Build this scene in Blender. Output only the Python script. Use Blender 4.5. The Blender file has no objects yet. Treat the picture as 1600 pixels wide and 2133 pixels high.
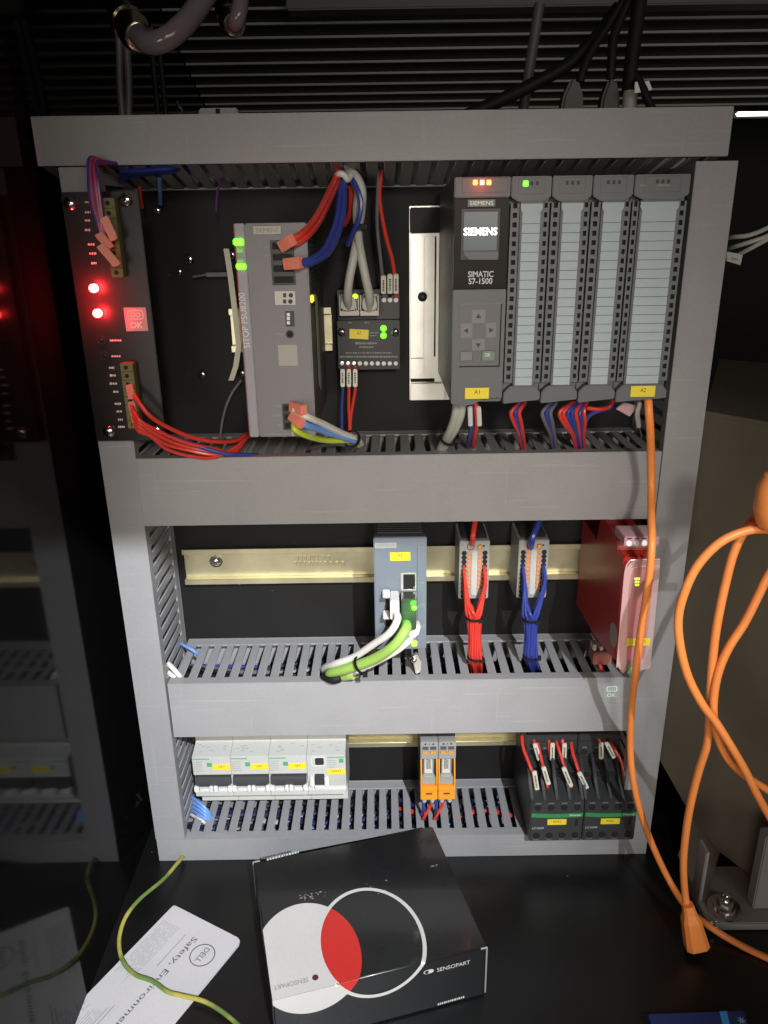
import bpy, bmesh, math, random
from mathutils import Vector, Matrix
random.seed(7)
S = 0.001                                   # all numbers below are millimetres
SC = bpy.context.scene
COL = SC.collection
R = math.radians
# ------------------------------------------------------------------ camera
CAM_P = Vector((0, -650, 555)); PITCH = R(20.0); ROLL = R(-0.84); F = 1600.0
FWD = Vector((0, math.cos(PITCH), -math.sin(PITCH)))
_r0 = Vector((1, 0, 0)); _u0 = _r0.cross(FWD)
RGT = math.cos(ROLL) * _r0 + math.sin(ROLL) * _u0
UPV = -math.sin(ROLL) * _r0 + math.cos(ROLL) * _u0
cd = bpy.data.cameras.new('camera'); cam = bpy.data.objects.new('camera', cd); COL.objects.link(cam)
cd.sensor_width = 36; cd.sensor_fit = 'HORIZONTAL'; cd.lens = 36 * F / 1600
cd.clip_start = 0.01; cd.clip_end = 50
M = Matrix((RGT, UPV, -FWD)).transposed().to_4x4(); M.translation = CAM_P * S
cam.matrix_world = M; SC.camera = cam
# ------------------------------------------------------------------ render / view
SC.view_settings.view_transform = 'Standard'; SC.view_settings.look = 'None'
SC.view_settings.exposure = 0.0; SC.view_settings.gamma = 1.0
SC.render.engine = 'CYCLES'
SC.cycles.use_denoising = True; SC.cycles.max_bounces = 6; SC.cycles.sample_clamp_indirect = 3.0
SC.cycles.caustics_reflective = False; SC.cycles.caustics_refractive = False
# ------------------------------------------------------------------ world: a dim room
W = bpy.data.worlds.new('World'); SC.world = W; W.use_nodes = True
bg = W.node_tree.nodes['Background']; bg.inputs[0].default_value = (1.0, 0.93, 0.86, 1); bg.inputs[1].default_value = 0.02
# ------------------------------------------------------------------ lamps of the room and added fills
def area(name, loc, target, sx, sy, power, col, spread=180):
    l = bpy.data.lights.new(name, 'AREA'); l.shape = 'RECTANGLE'; l.size = sx; l.size_y = sy
    l.energy = power; l.color = col; l.spread = R(spread)
    o = bpy.data.objects.new(name, l); COL.objects.link(o); o.location = Vector(loc) * S
    d = (Vector(target) - Vector(loc)).normalized(); o.rotation_euler = d.to_track_quat('-Z', 'Y').to_euler()
    return o
def spot(name, loc, target, power, col, deg, blend=1.0, rad=0.06):
    l = bpy.data.lights.new(name, 'SPOT'); l.energy = power; l.color = col; l.spot_size = R(deg); l.spot_blend = blend; l.shadow_soft_size = rad
    o = bpy.data.objects.new(name, l); COL.objects.link(o); o.location = Vector(loc) * S
    d = (Vector(target) - Vector(loc)).normalized(); o.rotation_euler = d.to_track_quat('-Z', 'Y').to_euler()
    return o
spot('cool_ceiling_spot', (420, -1700, 1536), (-205, -80, 105), 285, (0.93, 0.98, 1.04), 27, 1.0, 0.010)
spot('warm_room_spot', (190, -1600, 900), (10, -80, 345), 54, (1.05, 0.98, 0.87), 23, 1.0, 0.09)
spot('warm_low_fill', (-330, -1600, 280), (90, -80, 250), 30, (1.05, 0.98, 0.87), 44, 1.0, 0.36)  # added low fill, brightens left-facing sides and undersides
area('far_fill_light', (900, -2600, 900), (0, 0, 300), 1.4, 0.8, 11, (1.06, 0.97, 0.86))  # added broad fill, stands in for ambient light from the front

# ------------------------------------------------------------------ photograph -> place
def at(px, py, Y=None, Z=None, X=None):
    d = FWD + (px - 800) / F * RGT + (1066.5 - py) / F * UPV
    if Y is not None: t = (Y - CAM_P.y) / d.y
    elif Z is not None: t = (Z - CAM_P.z) / d.z
    else: t = (X - CAM_P.x) / d.x
    return CAM_P + t * d
def rect(x0, y0, x1, y1, Y):
    my, mx = (y0 + y1) / 2, (x0 + x1) / 2
    return at(x0, my, Y=Y).x, at(x1, my, Y=Y).x, at(mx, y1, Y=Y).z, at(mx, y0, Y=Y).z
# ------------------------------------------------------------------ materials
def mat(name, rgb, rough=0.5, metal=0.0, var=0.08, bump=0.03, scale=1400, coat=0.0, spec=0.5, trans=0.0, alpha=1.0, emit=None, es=0.0, smudge=0.10, aniso=0.0):
    m = bpy.data.materials.new(name); m.use_nodes = True; nt = m.node_tree; N = nt.nodes; L = nt.links
    b = N['Principled BSDF']
    b.inputs['Roughness'].default_value = rough; b.inputs['Metallic'].default_value = metal
    b.inputs['Coat Weight'].default_value = coat; b.inputs['Coat Roughness'].default_value = 0.08
    b.inputs['Specular IOR Level'].default_value = spec
    b.inputs['Transmission Weight'].default_value = trans; b.inputs['Alpha'].default_value = alpha
    b.inputs['Base Color'].default_value = (*rgb, 1)
    if emit: b.inputs['Emission Color'].default_value = (*emit, 1); b.inputs['Emission Strength'].default_value = es
    tc = N.new('ShaderNodeTexCoord')
    if var or smudge:
        n1 = N.new('ShaderNodeTexNoise'); n1.inputs['Scale'].default_value = scale * 0.45; n1.inputs['Detail'].default_value = 3
        n2 = N.new('ShaderNodeTexNoise'); n2.inputs['Scale'].default_value = 22; n2.inputs['Detail'].default_value = 4
        L.new(tc.outputs['Object'], n1.inputs['Vector']); L.new(tc.outputs['Object'], n2.inputs['Vector'])
        ad = N.new('ShaderNodeMath'); ad.operation = 'MULTIPLY_ADD'; ad.inputs[1].default_value = var * 2; ad.inputs[2].default_value = 1 - var
        L.new(n1.outputs['Fac'], ad.inputs[0])
        a2 = N.new('ShaderNodeMath'); a2.operation = 'MULTIPLY_ADD'; a2.inputs[1].default_value = smudge * 2; a2.inputs[2].default_value = 1 - smudge
        L.new(n2.outputs['Fac'], a2.inputs[0])
        mu = N.new('ShaderNodeMath'); mu.operation = 'MULTIPLY'; L.new(ad.outputs[0], mu.inputs[0]); L.new(a2.outputs[0], mu.inputs[1])
        vm = N.new('ShaderNodeVectorMath'); vm.operation = 'SCALE'; vm.inputs[0].default_value = rgb; L.new(mu.outputs[0], vm.inputs['Scale'])
        L.new(vm.outputs[0], b.inputs['Base Color'])
        rr = N.new('ShaderNodeMath'); rr.operation = 'MULTIPLY_ADD'; rr.inputs[1].default_value = 0.16; rr.inputs[2].default_value = max(0.0, rough - 0.08)
        L.new(n2.outputs['Fac'], rr.inputs[0]); L.new(rr.outputs[0], b.inputs['Roughness'])
    if bump:
        n3 = N.new('ShaderNodeTexNoise'); n3.inputs['Scale'].default_value = scale; n3.inputs['Detail'].default_value = 2
        L.new(tc.outputs['Object'], n3.inputs['Vector'])
        bp = N.new('ShaderNodeBump'); bp.inputs['Strength'].default_value = bump * 4; bp.inputs['Distance'].default_value = 0.0002
        L.new(n3.outputs['Fac'], bp.inputs['Height']); L.new(bp.outputs[0], b.inputs['Normal'])
    return m
def glow(name, rgb, s):
    return mat(name, tuple(min(1, c * .5 + .05) for c in rgb), 0.35, emit=rgb, es=s, var=0, bump=0, smudge=0)
m_duct = mat('grey_pvc', (0.305, 0.30, 0.305), 0.48, bump=0.07, smudge=0.09, spec=0.4, var=0.11)
m_board = mat('black_board', (0.010, 0.0095, 0.0095), 0.6, bump=0.05, scale=900, smudge=0.35, spec=0.22)
m_dev = mat('device_grey', (0.108, 0.112, 0.120), 0.5, bump=0.05)
m_psu = mat('psu_grey', (0.180, 0.168, 0.178), 0.5, bump=0.05)
m_psul = mat('psu_strip', (0.28, 0.26, 0.28), 0.45)
m_switch = mat('switch_bluegrey', (0.155, 0.18, 0.215), 0.48, bump=0.05)
m_dark = mat('dark_plastic', (0.026, 0.026, 0.028), 0.5)
m_side = mat('dark_side', (0.05, 0.05, 0.05), 0.5)
m_black = mat('black_plastic', (0.012, 0.012, 0.013), 0.45)
m_hole = mat('dark_socket', (0.006, 0.006, 0.006), 0.8, bump=0)
m_gloss = mat('gloss_display_black', (0.012, 0.009, 0.008), 0.34, spec=0.12, bump=0, smudge=0)
m_paperlab = mat('pale_label_paper', (0.38, 0.44, 0.48), 0.6, smudge=0.05)
m_white = mat('white_plastic', (0.70, 0.70, 0.68), 0.42)
m_cream = mat('breaker_white', (0.50, 0.50, 0.475), 0.4)
m_beige = mat('beige_plastic', (0.52, 0.47, 0.42), 0.5)
m_plate = mat('nameplate_beige', (0.40, 0.36, 0.29), 0.45)
m_print = mat('pale_print', (0.62, 0.62, 0.62), 0.6, var=0, bump=0)
m_ink = mat('dark_print', (0.03, 0.03, 0.035), 0.6, var=0, bump=0)
m_greyink = mat('grey_print', (0.23, 0.23, 0.23), 0.6, var=0, bump=0)
m_yellow = mat('yellow_label', (0.80, 0.62, 0.03), 0.45, smudge=0.03)
m_green = mat('green_stripe', (0.035, 0.24, 0.075), 0.4)
m_teal = mat('nameplate_teal', (0.10, 0.17, 0.155), 0.5)
m_gold = mat('zinc_gold', (0.68, 0.63, 0.43), 0.42, metal=0.92, bump=0.06, scale=260, smudge=0.30)
m_alu = mat('aluminium', (0.84, 0.81, 0.74), 0.36, metal=0.75, bump=0.05, scale=260, smudge=0.2)
m_steel = mat('bright_steel', (0.75, 0.73, 0.70), 0.18, metal=1.0, bump=0, smudge=0.05)
m_red = mat('red_wire', (0.62, 0.045, 0.03), 0.32, bump=0)
m_blue = mat('blue_wire', (0.035, 0.05, 0.27), 0.3, bump=0)
m_dnavy = mat('dark_navy_wire', (0.018, 0.020, 0.075), 0.35, bump=0)
m_lblue = mat('light_blue_wire', (0.16, 0.32, 0.72), 0.35, bump=0)
m_wht = mat('white_wire', (0.66, 0.64, 0.60), 0.4, bump=0)
m_greyc = mat('grey_cable', (0.44, 0.43, 0.39), 0.5)
m_dgc = mat('dark_grey_cable', (0.13, 0.12, 0.13), 0.45)
m_blk = mat('black_cable', (0.009, 0.009, 0.009), 0.6, spec=0.25)
m_lime = mat('lime_cable', (0.31, 0.50, 0.10), 0.45)
m_orange = mat('orange_cable', (0.93, 0.29, 0.07), 0.42, bump=0.05, smudge=0.13, scale=700)
m_relay = mat('relay_red', (0.42, 0.028, 0.018), 0.36, coat=0.1)
m_relayd = mat('relay_red_front', (0.40, 0.03, 0.02), 0.4)
m_pink = mat('pink_terminal', (0.45, 0.25, 0.27), 0.45)
m_amber = mat('orange_plastic', (0.80, 0.30, 0.025), 0.42)
m_orgbtn = mat('orange_button', (0.62, 0.24, 0.10), 0.5)
m_tgrey = mat('terminal_grey', (0.30, 0.295, 0.28), 0.5)
m_contact = mat('contactor_black', (0.034, 0.035, 0.036), 0.38, bump=0.05)
m_olive = mat('olive_terminal', (0.16, 0.13, 0.035), 0.5)
m_ferr = mat('salmon_sleeve', (0.80, 0.25, 0.17), 0.4)
m_marker = mat('wire_marker_white', (0.62, 0.60, 0.50), 0.5)
m_house = mat('brown_grey_paint', (0.160, 0.135, 0.102), 0.5, smudge=0.06)
m_foot = mat('grey_steel_paint', (0.26, 0.26, 0.25), 0.45)
m_rib = mat('rail_black', (0.012, 0.012, 0.012), 0.4)
m_lip_glint = mat('slat_lip_glint', (0.29, 0.285, 0.28), 0.42)
m_bar = mat('crossbar_grey', (0.10, 0.10, 0.10), 0.5)
m_brass = mat('nickel_brass', (0.74, 0.66, 0.47), 0.16, metal=1.0, bump=0, smudge=0.05)
m_sticker = mat('grey_sticker', (0.30, 0.28, 0.28), 0.5)
m_mint = mat('mint_print', (0.72, 0.84, 0.76), 0.5, var=0, bump=0)
m_gsticker = mat('faint_green_sticker', (0.31, 0.35, 0.31), 0.45)
m_box = mat('box_black', (0.010, 0.010, 0.011), 0.28, coat=0.3, smudge=0.25, bump=0.04, scale=300)
m_boxw = mat('box_white_print', (0.60, 0.58, 0.55), 0.35, smudge=0.05)
m_boxr = mat('box_red_print', (0.55, 0.028, 0.022), 0.35, smudge=0.05)
m_boxedge = mat('worn_card_edge', (0.30, 0.29, 0.28), 0.6)
m_paper = mat('booklet_paper', (0.60, 0.58, 0.58), 0.6, smudge=0.08)
m_navy = mat('navy_print', (0.02, 0.035, 0.14), 0.4)
m_cyan = mat('cyan_print', (0.05, 0.33, 0.75), 0.4, var=0)
m_clear = mat('clear_plastic', (0.95, 0.66, 0.64), 0.12, trans=0.0, alpha=0.2, spec=0.6, bump=0, var=0, smudge=0)
m_clearw = mat('clear_white_plastic', (0.85, 0.85, 0.80), 0.12, alpha=0.4, spec=0.6, bump=0, var=0, smudge=0)
m_screen = mat('lit_screen', (0.05, 0.055, 0.06), 0.2, emit=(0.55, 0.65, 0.68), es=0.11, var=0, bump=0, smudge=0)
m_text_on = glow('lit_letters', (1.0, 1.0, 0.95), 3.0)
L_red = glow('red_led', (1.0, 0.045, 0.04), 40)
L_red2 = glow('red_led_small', (1.0, 0.10, 0.07), 12)
L_org = glow('orange_led', (1.0, 0.30, 0.03), 5)
L_grn = glow('green_led', (0.13, 1.0, 0.01), 3)
L_grnd = glow('green_led_dim', (0.16, 0.5, 0.03), 0.55)
L_yg = glow('yellowgreen_led', (0.45, 1.0, 0.01), 2.6)
L_tube = glow('lit_strip', (1.0, 1.0, 0.93), 4)

def scuff(m):
    nt = m.node_tree; N = nt.nodes; L = nt.links; b = N['Principled BSDF']; tc = N.new('ShaderNodeTexCoord'); src = b.inputs['Base Color'].links[0].from_socket
    for sc, lo, hi, f, col in (((14, 60, 420), .66, .70, .22, (.46, .46, .46)), ((300, 40, 9), .69, .72, .16, (.46, .46, .45)), ((16, 16, 16), .60, .80, .18, (.20, .19, .18))):
        mp = N.new('ShaderNodeMapping'); mp.inputs['Scale'].default_value = sc; mp.inputs['Rotation'].default_value = (0, .12, 0); n = N.new('ShaderNodeTexNoise'); n.inputs['Scale'].default_value = 1; n.inputs['Detail'].default_value = 2
        L.new(tc.outputs['Object'], mp.inputs['Vector']); L.new(mp.outputs[0], n.inputs['Vector'])
        r = N.new('ShaderNodeMapRange'); r.inputs['From Min'].default_value = lo; r.inputs['From Max'].default_value = hi; r.inputs['To Max'].default_value = f; L.new(n.outputs['Fac'], r.inputs['Value'])
        mx = N.new('ShaderNodeMix'); mx.data_type = 'RGBA'; L.new(r.outputs[0], mx.inputs['Factor']); L.new(src, mx.inputs['A']); mx.inputs['B'].default_value = (*col, 1); src = mx.outputs['Result']
    L.new(src, b.inputs['Base Color'])
scuff(m_duct)
# table: black laminate with scuffs and dust
def mat_table():
    m = mat('black_laminate', (0.006, 0.006, 0.006), 0.36, bump=0.05, scale=700, smudge=0.3)
    nt = m.node_tree; N = nt.nodes; L = nt.links; b = N['Principled BSDF']
    tc = N.new('ShaderNodeTexCoord'); v = N.new('ShaderNodeTexVoronoi'); v.inputs['Scale'].default_value = 55
    L.new(tc.outputs['Object'], v.inputs['Vector'])
    n = N.new('ShaderNodeTexNoise'); n.inputs['Scale'].default_value = 9; L.new(tc.outputs['Object'], n.inputs['Vector'])
    lt = N.new('ShaderNodeMath'); lt.operation = 'LESS_THAN'; lt.inputs[1].default_value = 0.045; L.new(v.outputs['Distance'], lt.inputs[0])
    gt = N.new('ShaderNodeMath'); gt.operation = 'GREATER_THAN'; gt.inputs[1].default_value = 0.57; L.new(n.outputs['Fac'], gt.inputs[0])
    mu = N.new('ShaderNodeMath'); mu.operation = 'MULTIPLY'; L.new(lt.outputs[0], mu.inputs[0]); L.new(gt.outputs[0], mu.inputs[1])
    mx = N.new('ShaderNodeMix'); mx.data_type = 'RGBA'; L.new(mu.outputs[0], mx.inputs['Factor'])
    src = b.inputs['Base Color'].links[0].from_socket; L.new(src, mx.inputs['A']); mx.inputs['B'].default_value = (0.10, 0.10, 0.10, 1)
    L.new(mx.outputs['Result'], b.inputs['Base Color']); return m
m_table = mat_table()
m_wall = mat('black_acrylic', (0.004, 0.004, 0.004), 0.07, bump=0, smudge=0, var=0, spec=0.08)
m_led_plate = mat('smoked_acrylic', (0.007, 0.006, 0.006), 0.34, bump=0.02, smudge=0.2, spec=0.35)
# ------------------------------------------------------------------ mesh helper
class MB:
    def __init__(s): s.v = []; s.f = []; s.m = []
    def face(s, pts, mi=0):
        n = len(s.v); s.v += [Vector(p) for p in pts]; s.f.append(tuple(range(n, n + len(pts)))); s.m.append(mi); return s
    def box(s, x0, x1, y0, y1, z0, z1, mi=0):
        x0, x1 = sorted((x0, x1)); y0, y1 = sorted((y0, y1)); z0, z1 = sorted((z0, z1))
        n = len(s.v); s.v += [Vector((x, y, z)) for z in (z0, z1) for y in (y0, y1) for x in (x0, x1)]
        for q in ((0, 2, 3, 1), (4, 5, 7, 6), (0, 1, 5, 4), (2, 6, 7, 3), (0, 4, 6, 2), (1, 3, 7, 5)): s.f.append(tuple(n + i for i in q)); s.m.append(mi)
        return s
    def prism(s, poly, d, mi=0):               # poly: 3D points (planar), d: extrusion vector
        n = len(s.v); k = len(poly); d = Vector(d); P = [Vector(p) for p in poly]
        nrm = Vector((0, 0, 0))
        for i in range(k): nrm += P[i].cross(P[(i + 1) % k])
        if nrm.dot(d) > 0: P.reverse()
        s.v += P + [p + d for p in P]
        s.f.append(tuple(range(n, n + k))); s.f.append(tuple(range(n + 2 * k - 1, n + k - 1, -1))); s.m += [mi, mi]
        for i in range(k):
            j = (i + 1) % k; s.f.append((n + j, n + i, n + k + i, n + k + j)); s.m.append(mi)
        return s
    def px(s, yz, x0, x1, mi=0): return s.prism([(x0, y, z) for y, z in yz], (x1 - x0, 0, 0), mi)
    def py(s, xz, y0, y1, mi=0): return s.prism([(x, y0, z) for x, z in xz], (0, y1 - y0, 0), mi)
    def pz(s, xy, z0, z1, mi=0): return s.prism([(x, y, z0) for x, y in xy], (0, 0, z1 - z0), mi)
    def tube(s, pts, r, n=8, mi=0, cap=True):
        P = [Vector(p) for p in pts]; k = len(P); rr = r if isinstance(r, (list, tuple)) else [r] * k
        T = [(P[min(i + 1, k - 1)] - P[max(i - 1, 0)]).normalized() for i in range(k)]
        a = Vector((0, 0, 1)) if abs(T[0].z) < .9 else Vector((1, 0, 0)); u = T[0].cross(a).normalized(); b = len(s.v)
        for i in range(k):
            u = (u - T[i] * u.dot(T[i])).normalized(); w = T[i].cross(u)
            for j in range(n):
                t = 2 * math.pi * j / n; s.v.append(P[i] + rr[i] * (math.cos(t) * u + math.sin(t) * w))
        for i in range(k - 1):
            for j in range(n):
                q = (j + 1) % n; s.f.append((b + i * n + j, b + i * n + q, b + (i + 1) * n + q, b + (i + 1) * n + j)); s.m.append(mi)
        if cap:
            s.f.append(tuple(b + j for j in range(n - 1, -1, -1))); s.f.append(tuple(b + (k - 1) * n + j for j in range(n))); s.m += [mi, mi]
        return s
    def cyl(s, p0, p1, r0, r1=None, n=14, mi=0): return s.tube([p0, p1], [r0, r0 if r1 is None else r1], n, mi)
    def lathe(s, p, ax, prof, n=18, mi=0):      # prof: (height along ax, radius)
        p = Vector(p); ax = Vector(ax).normalized()
        a = Vector((0, 0, 1)) if abs(ax.z) < .9 else Vector((1, 0, 0)); u = ax.cross(a).normalized(); w = ax.cross(u); b = len(s.v); k = len(prof)
        for h, r in prof:
            for j in range(n):
                t = 2 * math.pi * j / n; s.v.append(p + ax * h + max(r, .01) * (math.cos(t) * u + math.sin(t) * w))
        for i in range(k - 1):
            for j in range(n):
                q = (j + 1) % n; s.f.append((b + i * n + j, b + i * n + q, b + (i + 1) * n + q, b + (i + 1) * n + j)); s.m.append(mi)
        s.f.append(tuple(b + j for j in range(n - 1, -1, -1))); s.f.append(tuple(b + (k - 1) * n + j for j in range(n))); s.m += [mi, mi]
        return s
    def dome(s, p, ax, r, h, n=14, mi=0):
        return s.lathe(p, ax, [(0, r)] + [(h * math.sin(t), r * math.cos(t)) for t in (.35, .7, 1.05, 1.35, 1.55)], n, mi)
    def ring(s, p, ax, r0, r1, h, n=32, mi=0):
        return s.lathe_open(p, ax, [(0, r1), (h, r1), (h, r0), (0, r0), (0, r1)], n, mi)
    def lathe_open(s, p, ax, prof, n, mi=0):
        k = len(s.f); s.lathe(p, ax, prof, n, mi); del s.f[-2:]; del s.m[-2:]; return s
    def mesh(s, name, mats, off=Vector((0, 0, 0)), bevel=0.0, seg=2):
        me = bpy.data.meshes.new(name); me.from_pydata([(p - off) * S for p in s.v], [], s.f)
        for m in (mats if isinstance(mats, (list, tuple)) else [mats]): me.materials.append(m)
        me.polygons.foreach_set('material_index', s.m)
        bm = bmesh.new(); bm.from_mesh(me)
        bmesh.ops.recalc_face_normals(bm, faces=bm.faces)
        if bevel > 0:
            ed = [e for e in bm.edges if len(e.link_faces) == 2 and e.calc_face_angle(0) > 0.5]
            bmesh.ops.bevel(bm, geom=ed, offset=bevel * S, segments=seg, affect='EDGES', clamp_overlap=True)
        bm.to_mesh(me); bm.free()
        me.polygons.foreach_set('use_smooth', [True] * len(me.polygons)); me.set_sharp_from_angle(angle=R(38))
        return me
    def build(s, name, mats, parent=None, bevel=0.0, seg=2):
        off = OFF.get(parent.name, Vector((0, 0, 0))) if parent else Vector((0, 0, 0))
        o = bpy.data.objects.new(name, s.mesh(name, mats, off, bevel, seg)); COL.objects.link(o)
        if parent: o.parent = parent; OFF[o.name] = off
        return o
OFF = {}
def tag(o, label, cat, group=None):
    o['label'] = label; o['category'] = cat
    if group: o['group'] = group
    return o
def thing(name, label, cat, loc, group=None):
    o = bpy.data.objects.new(name, None); o.empty_display_size = 0.01; COL.objects.link(o)
    o.location = Vector(loc) * S; OFF[o.name] = Vector(loc); return tag(o, label, cat, group)
def struct(o): o['kind'] = 'structure'; return o
def box(name, m, parent, x0, x1, y0, y1, z0, z1, bevel=0.4, seg=2): return MB().box(x0, x1, y0, y1, z0, z1).build(name, m, parent, bevel, seg)
def text(s, m, parent, c, w, h, right=(1, 0, 0), up=(0, 0, 1), thick=0.15, name='lettering', bold=0.0, keep=False):
    cu = bpy.data.curves.new('t', 'FONT'); cu.body = s; cu.align_x = 'CENTER'; cu.size = 1; cu.extrude = 0; cu.offset = bold; cu.resolution_u = 3
    o = bpy.data.objects.new('t', cu); COL.objects.link(o); dg = bpy.context.evaluated_depsgraph_get(); dg.update()
    me = bpy.data.meshes.new_from_object(o.evaluated_get(dg)); bpy.data.objects.remove(o); bpy.data.curves.remove(cu)
    xs = [v.co.x for v in me.vertices]; ys = [v.co.y for v in me.vertices]
    x0, x1, y0, y1 = min(xs), max(xs), min(ys), max(ys); rt = Vector(right).normalized(); u = Vector(up).normalized(); nm = rt.cross(u)
    kx, ky = w / (x1 - x0), h / (y1 - y0)
    if keep: kx = ky = min(kx, ky)
    off = OFF.get(parent.name, Vector((0, 0, 0)))
    for v in me.vertices: v.co = (Vector(c) + rt * ((v.co.x - (x0 + x1) / 2) * kx) + u * ((v.co.y - (y0 + y1) / 2) * ky) + nm * thick - off) * S
    me.name = name; me.materials.clear(); me.materials.append(m)
    for p in me.polygons: p.material_index = 0
    o = bpy.data.objects.new(name, me); COL.objects.link(o); o.parent = parent; OFF[o.name] = off; return o
def prints(rows, m, parent, Y, name='printed_lines'):    # rows of small illegible print: (px0, px1, py, height_px)
    b = MB()
    for x0, x1, y, h in rows:
        x = x0
        while x < x1 - 1:
            w = random.uniform(2.2, 5.5); e = min(x1, x + w); hh = h * random.uniform(.7, 1)
            a = [at(x, y - hh / 2, Y=Y), at(e, y - hh / 2, Y=Y), at(e, y + hh / 2, Y=Y), at(x, y + hh / 2, Y=Y)]
            b.prism(a, (0, -.12, 0)); x = e + random.uniform(.7, 1.6)
    o = b.build(name, m, parent); o['kind'] = 'stuff'; return o
def sticker(name, m, parent, px0, py0, px1, py1, Y, s=None, ms=None, tw=.5, th=.42, t=0.35, bevel=0.25, skew=0, dy=0.0):
    x0, x1, z0, z1 = rect(px0, py0, px1, py1, Y); b = MB()
    if skew: cx, cz = (x0 + x1) / 2, (z0 + z1) / 2; pts = [(x, z) for x, z in ((x0, z0), (x1, z0), (x1, z1), (x0, z1))]; c_, s_ = math.cos(R(skew)), math.sin(R(skew)); b.py([(cx + (x - cx) * c_ - (z - cz) * s_, cz + (x - cx) * s_ + (z - cz) * c_) for x, z in pts], Y, Y - t)
    else: b.box(x0, x1, Y - t, Y, z0, z1)
    o = b.build(name, m, parent, bevel)
    if s:
        c_, s_ = math.cos(R(skew)), math.sin(R(skew))
        text(s, ms or m_ink, o, ((x0 + x1) / 2, Y - t, (z0 + z1) / 2 + dy * (z1 - z0)), (x1 - x0) * tw, (z1 - z0) * th, (c_, 0, s_), (-s_, 0, c_), 0.08)
    return o
def spline(P, n=6):
    P = [Vector(p) for p in P]; Q = [2 * P[0] - P[1]] + P + [2 * P[-1] - P[-2]]; out = []
    for i in range(1, len(Q) - 2):
        p0, p1, p2, p3 = Q[i - 1:i + 3]
        for k in range(n):
            t = k / n; out.append(.5 * (2 * p1 + (p2 - p0) * t + (2 * p0 - 5 * p1 + 4 * p2 - p3) * t * t + (3 * p1 - p0 - 3 * p2 + p3) * t ** 3))
    out.append(P[-1]); return out
def cable(name, label, cat, pts, r, m, group=None, n=8, raw=False, sub=6):
    P = pts if raw else [at(x, y, Y=Y) for x, y, Y in pts]
    base = Vector(P[0]); OFF['_c'] = base
    b = MB().tube(spline(P, sub), r, n); o = bpy.data.objects.new(name, b.mesh(name, m, base)); COL.objects.link(o); o.location = base * S; OFF[o.name] = base
    return tag(o, label, cat, group)
def marker(parent, p0, p1, w=3.6, m=None, name='marker_sleeve', ink=True, t=3.0):     # flat sleeve lying along p0 -> p1, facing the front
    p0, p1 = Vector(p0), Vector(p1); d = (p1 - p0).normalized(); sd = d.cross(Vector((0, -1, 0))).normalized(); fr = sd.cross(d)
    if fr.y > 0: fr = -fr
    q = [p0 + sd * w / 2, p1 + sd * w / 2, p1 - sd * w / 2, p0 - sd * w / 2]
    o = MB().prism([p - fr * t / 2 for p in q], fr * t).build(name, m or m_marker, parent, 0.5)
    if ink:
        b = MB(); L = (p1 - p0).length; x = L * .2
        while x < L * .8:
            e = x + random.uniform(.6, 1.3); b.prism([p0 + d * x + sd * w * .2 + fr * t / 2, p0 + d * e + sd * w * .2 + fr * t / 2, p0 + d * e - sd * w * .16 + fr * t / 2, p0 + d * x - sd * w * .16 + fr * t / 2], fr * .06); x = e + .45
        b.build('printed_lines', m_ink, o)['kind'] = 'stuff'
    return o
def screw_head(parent, p, ax, r, m=None, name='screw', cross=True):
    b = MB().lathe(p, ax, [(0, r), (r * .2, r), (r * .5, r * .8), (r * .66, r * .45), (r * .7, r * .22), (r * .4, r * .2)], 20)
    o = b.build(name, m or m_steel, parent)
    if cross:
        p = Vector(p); ax = Vector(ax).normalized(); c = p + ax * r * .66; u = Vector((1, 0, 0)); w = ax.cross(u).normalized(); u = (u + w).normalized(); w = ax.cross(u)
        c2 = MB()
        for a, e in ((u, w), (w, u)): c2.prism([c + a * r * .42 + e * r * .09, c + a * r * .42 - e * r * .09, c - a * r * .42 - e * r * .09, c - a * r * .42 + e * r * .09], ax * .1)
        c2.build('cross_recess', m_hole, o)
    return o
def cable_tie(label, c, ax, rx, w=2.2, head=None, group='black cable ties'):
    c = Vector(c); ax = Vector(ax).normalized()
    b = MB().lathe_open(c - ax * w / 2, ax, [(0, rx), (0, rx + .9), (w, rx + .9), (w, rx), (0, rx)], 20)
    hp = c + Vector(head if head else (rx * .7, -rx * .8, 0)); b.box(hp.x - 2, hp.x + 2, hp.y - 1.8, hp.y + 1.8, hp.z - 1.7, hp.z + 1.7)
    o = bpy.data.objects.new('cable_tie', b.mesh('cable_tie', m_blk, c, 0.15)); COL.objects.link(o); o.location = c * S; return tag(o, label, 'cable tie', group)
# ================================================================== setting
tb = struct(MB().box(-236, 900, -900, 500, -20, 0).build('table_surface', m_table))
sw = struct(MB().box(-242, -236, -320, 700, -60, 1300).build('side_wall', m_wall))
bw = thing('backboard', 'black mounting board behind all the grey ducts and devices', 'mounting board', (0, 3, 0))
box('panel', m_board, bw, -234, 246, 0.2, 6, 0.5, 632, 0.5)
for px, py, r in ((395, 540, 4.2), (422, 780, 4.2), (328, 438, 3.2), (374, 566, 3.0), (498, 1215, 1.8), (484, 531, 4.2), (505, 778, 4)):
    screw_head(bw, at(px, py, Y=0), (0, -1, 0), r)
b = MB(); random.seed(21)
for _ in range(90):
    x, z, r = random.uniform(-186, 212), random.choice((random.uniform(195, 335), random.uniform(400, 590), random.uniform(400, 590), random.uniform(60, 136))), random.uniform(.15, .45)
    b.face([(x + r * random.uniform(.6, 1.4) * math.cos(a), 0.12, z + r * random.uniform(.6, 1.4) * math.sin(a)) for a in (0, 1.2, 2.5, 3.8, 5)])
b.build('dust_specks', mat('dust', (.12, .115, .11), .9, var=0, bump=0), bw)['kind'] = 'stuff'
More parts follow.
